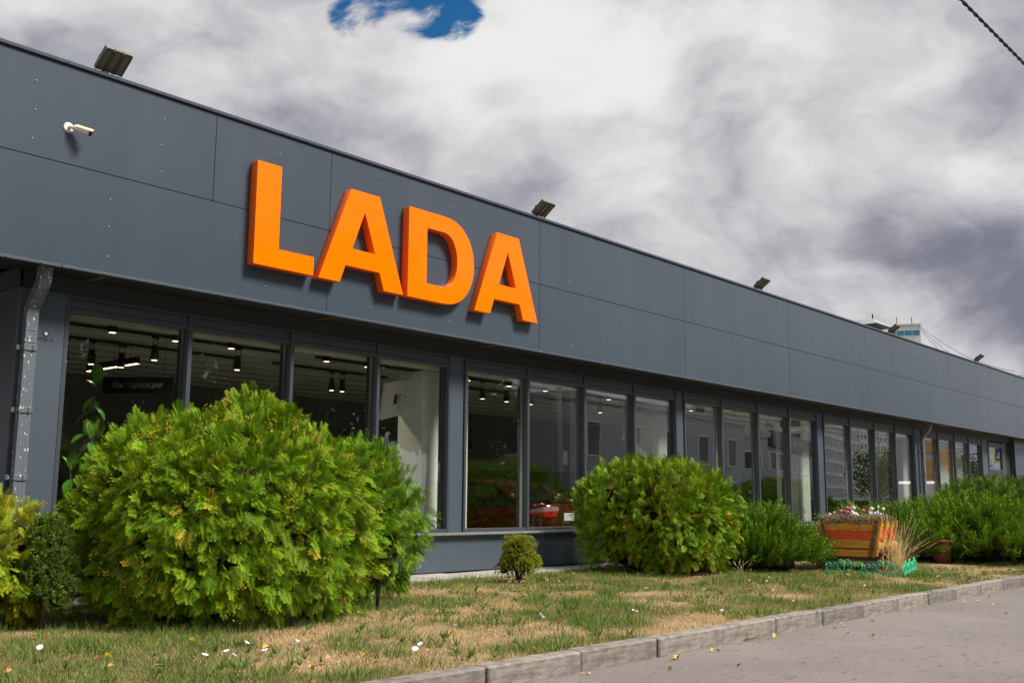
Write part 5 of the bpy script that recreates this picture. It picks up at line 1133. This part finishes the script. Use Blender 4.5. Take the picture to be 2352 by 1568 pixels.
def hedge():
    s = Scatter(); n = 26000; X = RNG.uniform(40, 120, n); Y = -11.5-(X-40)*0.05+RNG.normal(size=n)*.5; Z = RNG.random(n)*1.4+.1
    leaf = (np.array([(-.35, 0, 0), (.35, 0, 0), (.3, .8, .1), (-.3, .8, .1)], float), np.array([(0, 1, 2), (0, 2, 3)]), np.array([0, 0, 1.0, 1.0]))
    s.add(leaf, np.stack([X, Y, Z], -1), frames(unit(n), unit(n)), 0.22*RNG.uniform(.6, 1.3, n), tint(n, (0.03, 0.055, 0.012), .3), tint(n, (0.05, 0.09, 0.016), .3))
    o = s.build('roadside_hedge', [M['leaf']], None, (80, -13, 0)); tag(o, 'long dark green hedge on the far side of the road', 'hedge')
hedge()
def block(name, lab, cat, org, head, length, depth, storeys, sh, wallm, win, z0=0.0, bandm=None, faces=('front', 'left'), pitch=3.2, ww=1.7, wh=1.5, label_mats=None):
    """long building: org = corner nearest the road's start, front runs along `head`"""
    r = empty(name, (org[0], org[1], 0), lab, cat); U = np.array([math.cos(head), math.sin(head), 0]); V = np.array([-U[1], U[0], 0])*-1; O = np.array([org[0], org[1], 0.0]); H = z0+storeys*sh+0.8
    w = MB(); w.obox(O+U*length/2+V*depth/2+np.array([0, 0, H/2]), U, V, (0, 0, 1), length/2, depth/2, H/2); wo = w.build('wall', M[wallm], r)
    p = MB(); p.obox(O+U*length/2+V*depth/2+np.array([0, 0, H+.2]), U, V, (0, 0, 1), length/2+.2, depth/2+.2, 0.2); p.build('parapet', M[wallm], r)
    fr = MB().obox((0, 0, 0), (1, 0, 0), (0, 1, 0), (0, 0, 1), ww/2+.09, 0.05, wh/2+.09).mesh('window_frame', M['apt_white']); gl = MB().obox((0, 0, 0), (1, 0, 0), (0, 1, 0), (0, 0, 1), ww/2, 0.06, wh/2).mesh('pane', M['apt_glass'])
    for fc in faces:
        if fc == 'front': A, B, n, ang, N_ = O, U, int(length//pitch), head, -V
        else: A, B, n, ang, N_ = O, V, int(depth//pitch), math.atan2(V[1], V[0]), -U
        span = length if fc == 'front' else depth
        for j in range(storeys):
            if bandm:
                b = MB(); c = A+B*span/2+N_*0.02+np.array([0, 0, z0+j*sh+0.42]); b.obox(c, B, N_, (0, 0, 1), span/2-.1, 0.16, 0.42); b.build('storey_band', M[bandm], r)
            for i in range(n):
                c = A+B*(span/n*(i+.5))+N_*0.04+np.array([0, 0, z0+j*sh+1.75])
                f = link_mesh('window', fr, r, tuple(c-O)); f.rotation_euler.z = ang; q = link_mesh('pane', gl, f, (0, 0.0, 0)); 
                if win == 'blue' and (i % 3 == 0): 
                    b = MB(); b.obox(c-np.array([0, 0, 1.25]), B, N_, (0, 0, 1), ww/2+.3, 0.03, 0.40); b.build('blue_panel', M['apt_blue'], r)
    return r, O, U, V, H
block('apartment_block', 'grey nine-storey panel apartment block across the road', 'building', (205, -76), math.radians(-12), 58, 14, 9, 2.9, 'apt_grey', 'plain', 2.0, 'apt_white', pitch=3.4, ww=2.1)
block('apartment_tower', 'white apartment tower with blue panels far down the road', 'building', (292, -101), math.radians(-4), 30, 24, 12, 2.9, 'apt_white', 'blue', 2.0, None, pitch=3.0, ww=1.5)
block('apartment_block', 'pale slab apartment block behind the service building', 'building', (168, -66), math.radians(-22), 34, 13, 8, 2.9, 'apt_grey', 'plain', 2.0, None, pitch=3.0)
def service():
    r, O, U, V, H = block('service_building', 'grey two-storey workshop with a navy sign band across the road', 'building', (74.6, -17.6), math.radians(-15), 26, 9, 2, 2.7, 'shop_grey', 'plain', 0.2, None, pitch=2.7, ww=1.9, wh=1.3)
    for B, span, A, N_ in ((U, 18, O, -V), ):
        MB().obox(A+B*9.2+N_*0.2+np.array([0, 0, 6.35]), B, N_, (0, 0, 1), 9.0, 0.14, 0.62).build('sign_band', M['navy'], r)
        lettering('ВОСТОК', 0.75, M['sign_white'], 'sign_lettering', r, lambda u, v, w: tuple(A+B*(6.3+u)+N_*(0.36+w)+np.array([0, 0, 6.35+v])))
        lettering('СЕРВИС', 0.75, M['sign_white'], 'sign_lettering', r, lambda u, v, w: tuple(A+B*(11.5+u)+N_*(0.36+w)+np.array([0, 0, 6.35+v])))
        MB().obox(A+B*8.9+N_*0.36+np.array([0, 0, 6.35]), B+np.array([0, 0, 1.3]), N_, np.array([0, 0, 1])-B*1.3, 0.24, 0.01, 0.24).build('emblem', M['sign_white'], r)
service()
block('grey_annexe', 'grey two-storey annexe with an outdoor air unit across the road', 'building', (44, -13.5), math.radians(-6), 24, 8, 2, 3.0, 'shop_grey', 'plain', 0.0, None, pitch=4.2, ww=1.3, wh=1.8)
def yellow_building():
    r = empty('yellow_pavilion', (118, -19.5, 0), 'low pavilion with stacked orange-yellow panels across the road', 'building'); O = np.array([112, -20, 0.0]); 
    MB().box(112, 126, -22.0, -20.2, 0, 8.4).build('wall', M['shop_grey'], r)
    for x0, x1, z0, z1 in ((112, 119, 7.0, 8.2), (112, 120, 5.6, 6.3), (115, 120, 4.6, 5.4), (112, 120, 3.6, 4.5), (121, 125.5, 5.2, 7.4)): MB().bbox(x0, x1, -20.199, -20.02, z0, z1, 0.02).build('panel', M['yellow_panel'], r)
yellow_building()
def van():
    x0, y0 = 56.5, 0.3; r = empty('white_van', (x0+2.7, y0, 0), 'white panel van parked on the road, seen mirrored in the far windows', 'van')
    MB().loft([[(x0+x, y, z) for x, z in ((0, 0.45), (0, 2.35), (0.25, 2.5), (3.9, 2.5), (4.4, 2.2), (5.0, 1.35), (5.6, 1.15), (5.75, 0.8), (5.7, 0.45))] for y in (y0-1.0, y0+1.0)]).build('body', M['sign_white'], r)
    for s in (-1, 1):
        MB().prism([(x0+4.0, 1.45), (x0+4.0, 2.15), (x0+4.32, 2.1), (x0+4.85, 1.45)], 'y', y0+s*1.0 if s > 0 else y0-1.015, y0+1.015 if s > 0 else y0-1.0).build('side_window', M['apt_glass'], r)
        for x in (1.0, 4.7):
            w = MB().loft([[(x0+x+q*math.cos(k*PI/9), y0+s*a, 0.36+q*math.sin(k*PI/9)) for k in range(18)] for a, q in ((0.82, 0.36), (1.01, 0.36), (1.015, 0.2))]).build('wheel', M['tyre'], r)
            MB().loft([[(x0+x+q*math.cos(k*PI/9), y0+s*a, 0.36+q*math.sin(k*PI/9)) for k in range(18)] for a, q in ((0.95, 0.2), (1.02, 0.2), (1.022, 0.08))]).build('rim', M['rim'], w)
    lettering('ТМ-СВАЯ.ру', 0.28, M['ink'], 'lettering', r, lambda u, v, w: (x0+2.3-u, y0+1.003+w, 2.15+v))
van()
def crossing_sign():
    x, y = 57.7, 4.35; r = empty('crossing_sign', (x, y, 0.14), 'blue pedestrian crossing sign with a bright yellow border on a pole', 'road sign'); n = np.array([0.92, 0.39, 0]); t = np.array([-0.39, 0.92, 0])
    MB().tube([(x, y, 0), (x, y, 4.4)], 0.035, 8).build('pole', M['galv'], r); c = np.array([x, y, 3.95])
    MB().obox(c+n*-0.05, t, n, (0, 0, 1), 0.52, 0.008, 0.52).build('border', M['sign_yellow'], r); MB().obox(c+n*-0.06, t, n, (0, 0, 1), 0.38, 0.004, 0.38).build('field', M['sign_blue'], r)
    flat_shape([[(-0.33, -0.28), (0.33, -0.28), (0, 0.32)]], 0.004, M['sign_white'], 'triangle', r, lambda u, v, w: tuple(c-n*0.068+t*u+np.array([0, 0, v])+n*w))
    m = MB()
    for p, q, rr in (((0, 0.13), (0, 0.17), .035), ((0, 0.10), (-0.01, -0.05), .035), ((-0.01, -0.05), (0.07, -0.22), .022), ((-0.01, -0.05), (-0.08, -0.22), .022), ((0, 0.07), (0.08, -0.02), .016), ((0, 0.07), (-0.08, 0.0), .016)):
        P = lambda a: c-n*0.073+t*a[0]+np.array([0, 0, a[1]]); d = P(q)-P(p); L = np.linalg.norm(d); d /= L; m.obox((P(p)+P(q))/2, d, n, np.cross(d, n), L/2+.005, 0.002, rr)
    m.build('walking_figure', M['ink'], r)
crossing_sign()
def lamp_post(x, y, h, rr, lab):
    r = empty('lamp_post', (x, y, 0), lab, 'lamp post'); MB().tube([(x, y, -0.05), (x, y, h*0.45), (x, y, h)], [rr, rr*.85, rr*.6], 12).build('pole', M['galv'], r, True)
    MB().tube([(x, y, h-.05), (x, y+.6, h+.35), (x, y+1.6, h+.5)], 0.04, 7).build('arm', M['galv'], r, True); MB().bbox(x-.14, x+.14, y+1.5, y+2.2, h+.45, h+.56, 0.03).build('lamp_head', M['lamp_fin'], r)
    if rr < 0.12: MB().bbox(x-.16, x+.16, y+.12, y+.36, 3.1, 3.8, 0.02).build('control_box', M['white_plastic'], r)
lamp_post(41.5, -12.2, 9, 0.10, 'slim grey lamp post with a control box across the road'); lamp_post(35.6, -7.6, 9.5, 0.19, 'thick grey lamp post on the near side of the hedge')
for i in range(5):
    cable('street_wire', [(-40, -9.5-.5*i, 6.6+.35*i), (180, -12-.9*i, 7.4+.5*i)], 0.02, ['lowest', 'second lowest', 'middle', 'second highest', 'highest'][i]+' black wire strung along the far side of the road', 0.7)
def back_tower():
    r = empty('background_tower', (330, 108, 0), 'white tower block with a blue window band beyond the showroom roof', 'building'); c = np.array([322, 128.0, 0]); a = math.radians(-62); U = np.array([math.cos(a), math.sin(a), 0]); V = np.array([-U[1], U[0], 0])
    H = 56.8; O = far_ray(2060, 800, 345); O[2] = 0
    MB().obox(O+U*3.6+V*4+np.array([0, 0, H/2]), U, V, (0, 0, 1), 3.6, 4.0, H/2).build('wall', M['apt_white'], r)
    MB().obox(O+U*3.6+V*4+np.array([0, 0, H+.25]), U, V, (0, 0, 1), 3.8, 4.2, 0.25).build('parapet', M['apt_grey'], r)
    for i in range(3):
        b = MB(); b.obox(O+U*(1.3+2.3*i)-V*0.03+np.array([0, 0, H-2.3]), U, V, (0, 0, 1), 1.05, 0.06, 0.75); b.build('window', M['apt_blue'], r)
    for i in range(2):
        b = MB(); b.obox(O-U*0.03+V*(2.0+3*i)+np.array([0, 0, H-2.3]), V, U, (0, 0, 1), 1.3, 0.06, 0.75); b.build('window', M['apt_blue'], r)
    for u, v in ((0.5, 1), (5, 1.5)): p = O+U*u+V*v; MB().tube([p+np.array([0, 0, H]), p+np.array([0, 0, H+2.8])], 0.12, 5).build('mast', M['cable_black'], r)
    L = MB(); L.obox(O-U*3+V*12+np.array([0, 0, (H-1)/2]), U, V, (0, 0, 1), 5, 4, (H-1)/2); L.build('lower_wing', M['apt_white'], r)
    r2 = empty('background_block', (350, 70, 0), 'pale flat-roofed block just showing past the far roof end', 'building'); Q = far_ray(2335, 900, 300); Q[2] = 0
    MB().obox(Q+U*10+V*5+np.array([0, 0, 16.2]), U, V, (0, 0, 1), 10, 5, 18.9).build('wall', M['apt_white'], r2); MB().obox(Q+U*7+V*5+np.array([0, 0, 35.6]), U, V, (0, 0, 1), 2, 2, 0.5).build('roof_hut', M['apt_grey'], r2)
    q1 = O+U*7+np.array([0, 0, H]); 
    for i in range(3): cable('roof_wire', [q1-np.array([0, 0, 0.5*i]), Q+np.array([0, 0, 36-1.2*i])], 0.06, ['upper', 'middle', 'lower'][i]+' thin wire running from the white tower behind the roof', 2.5+1.2*i)
back_tower()
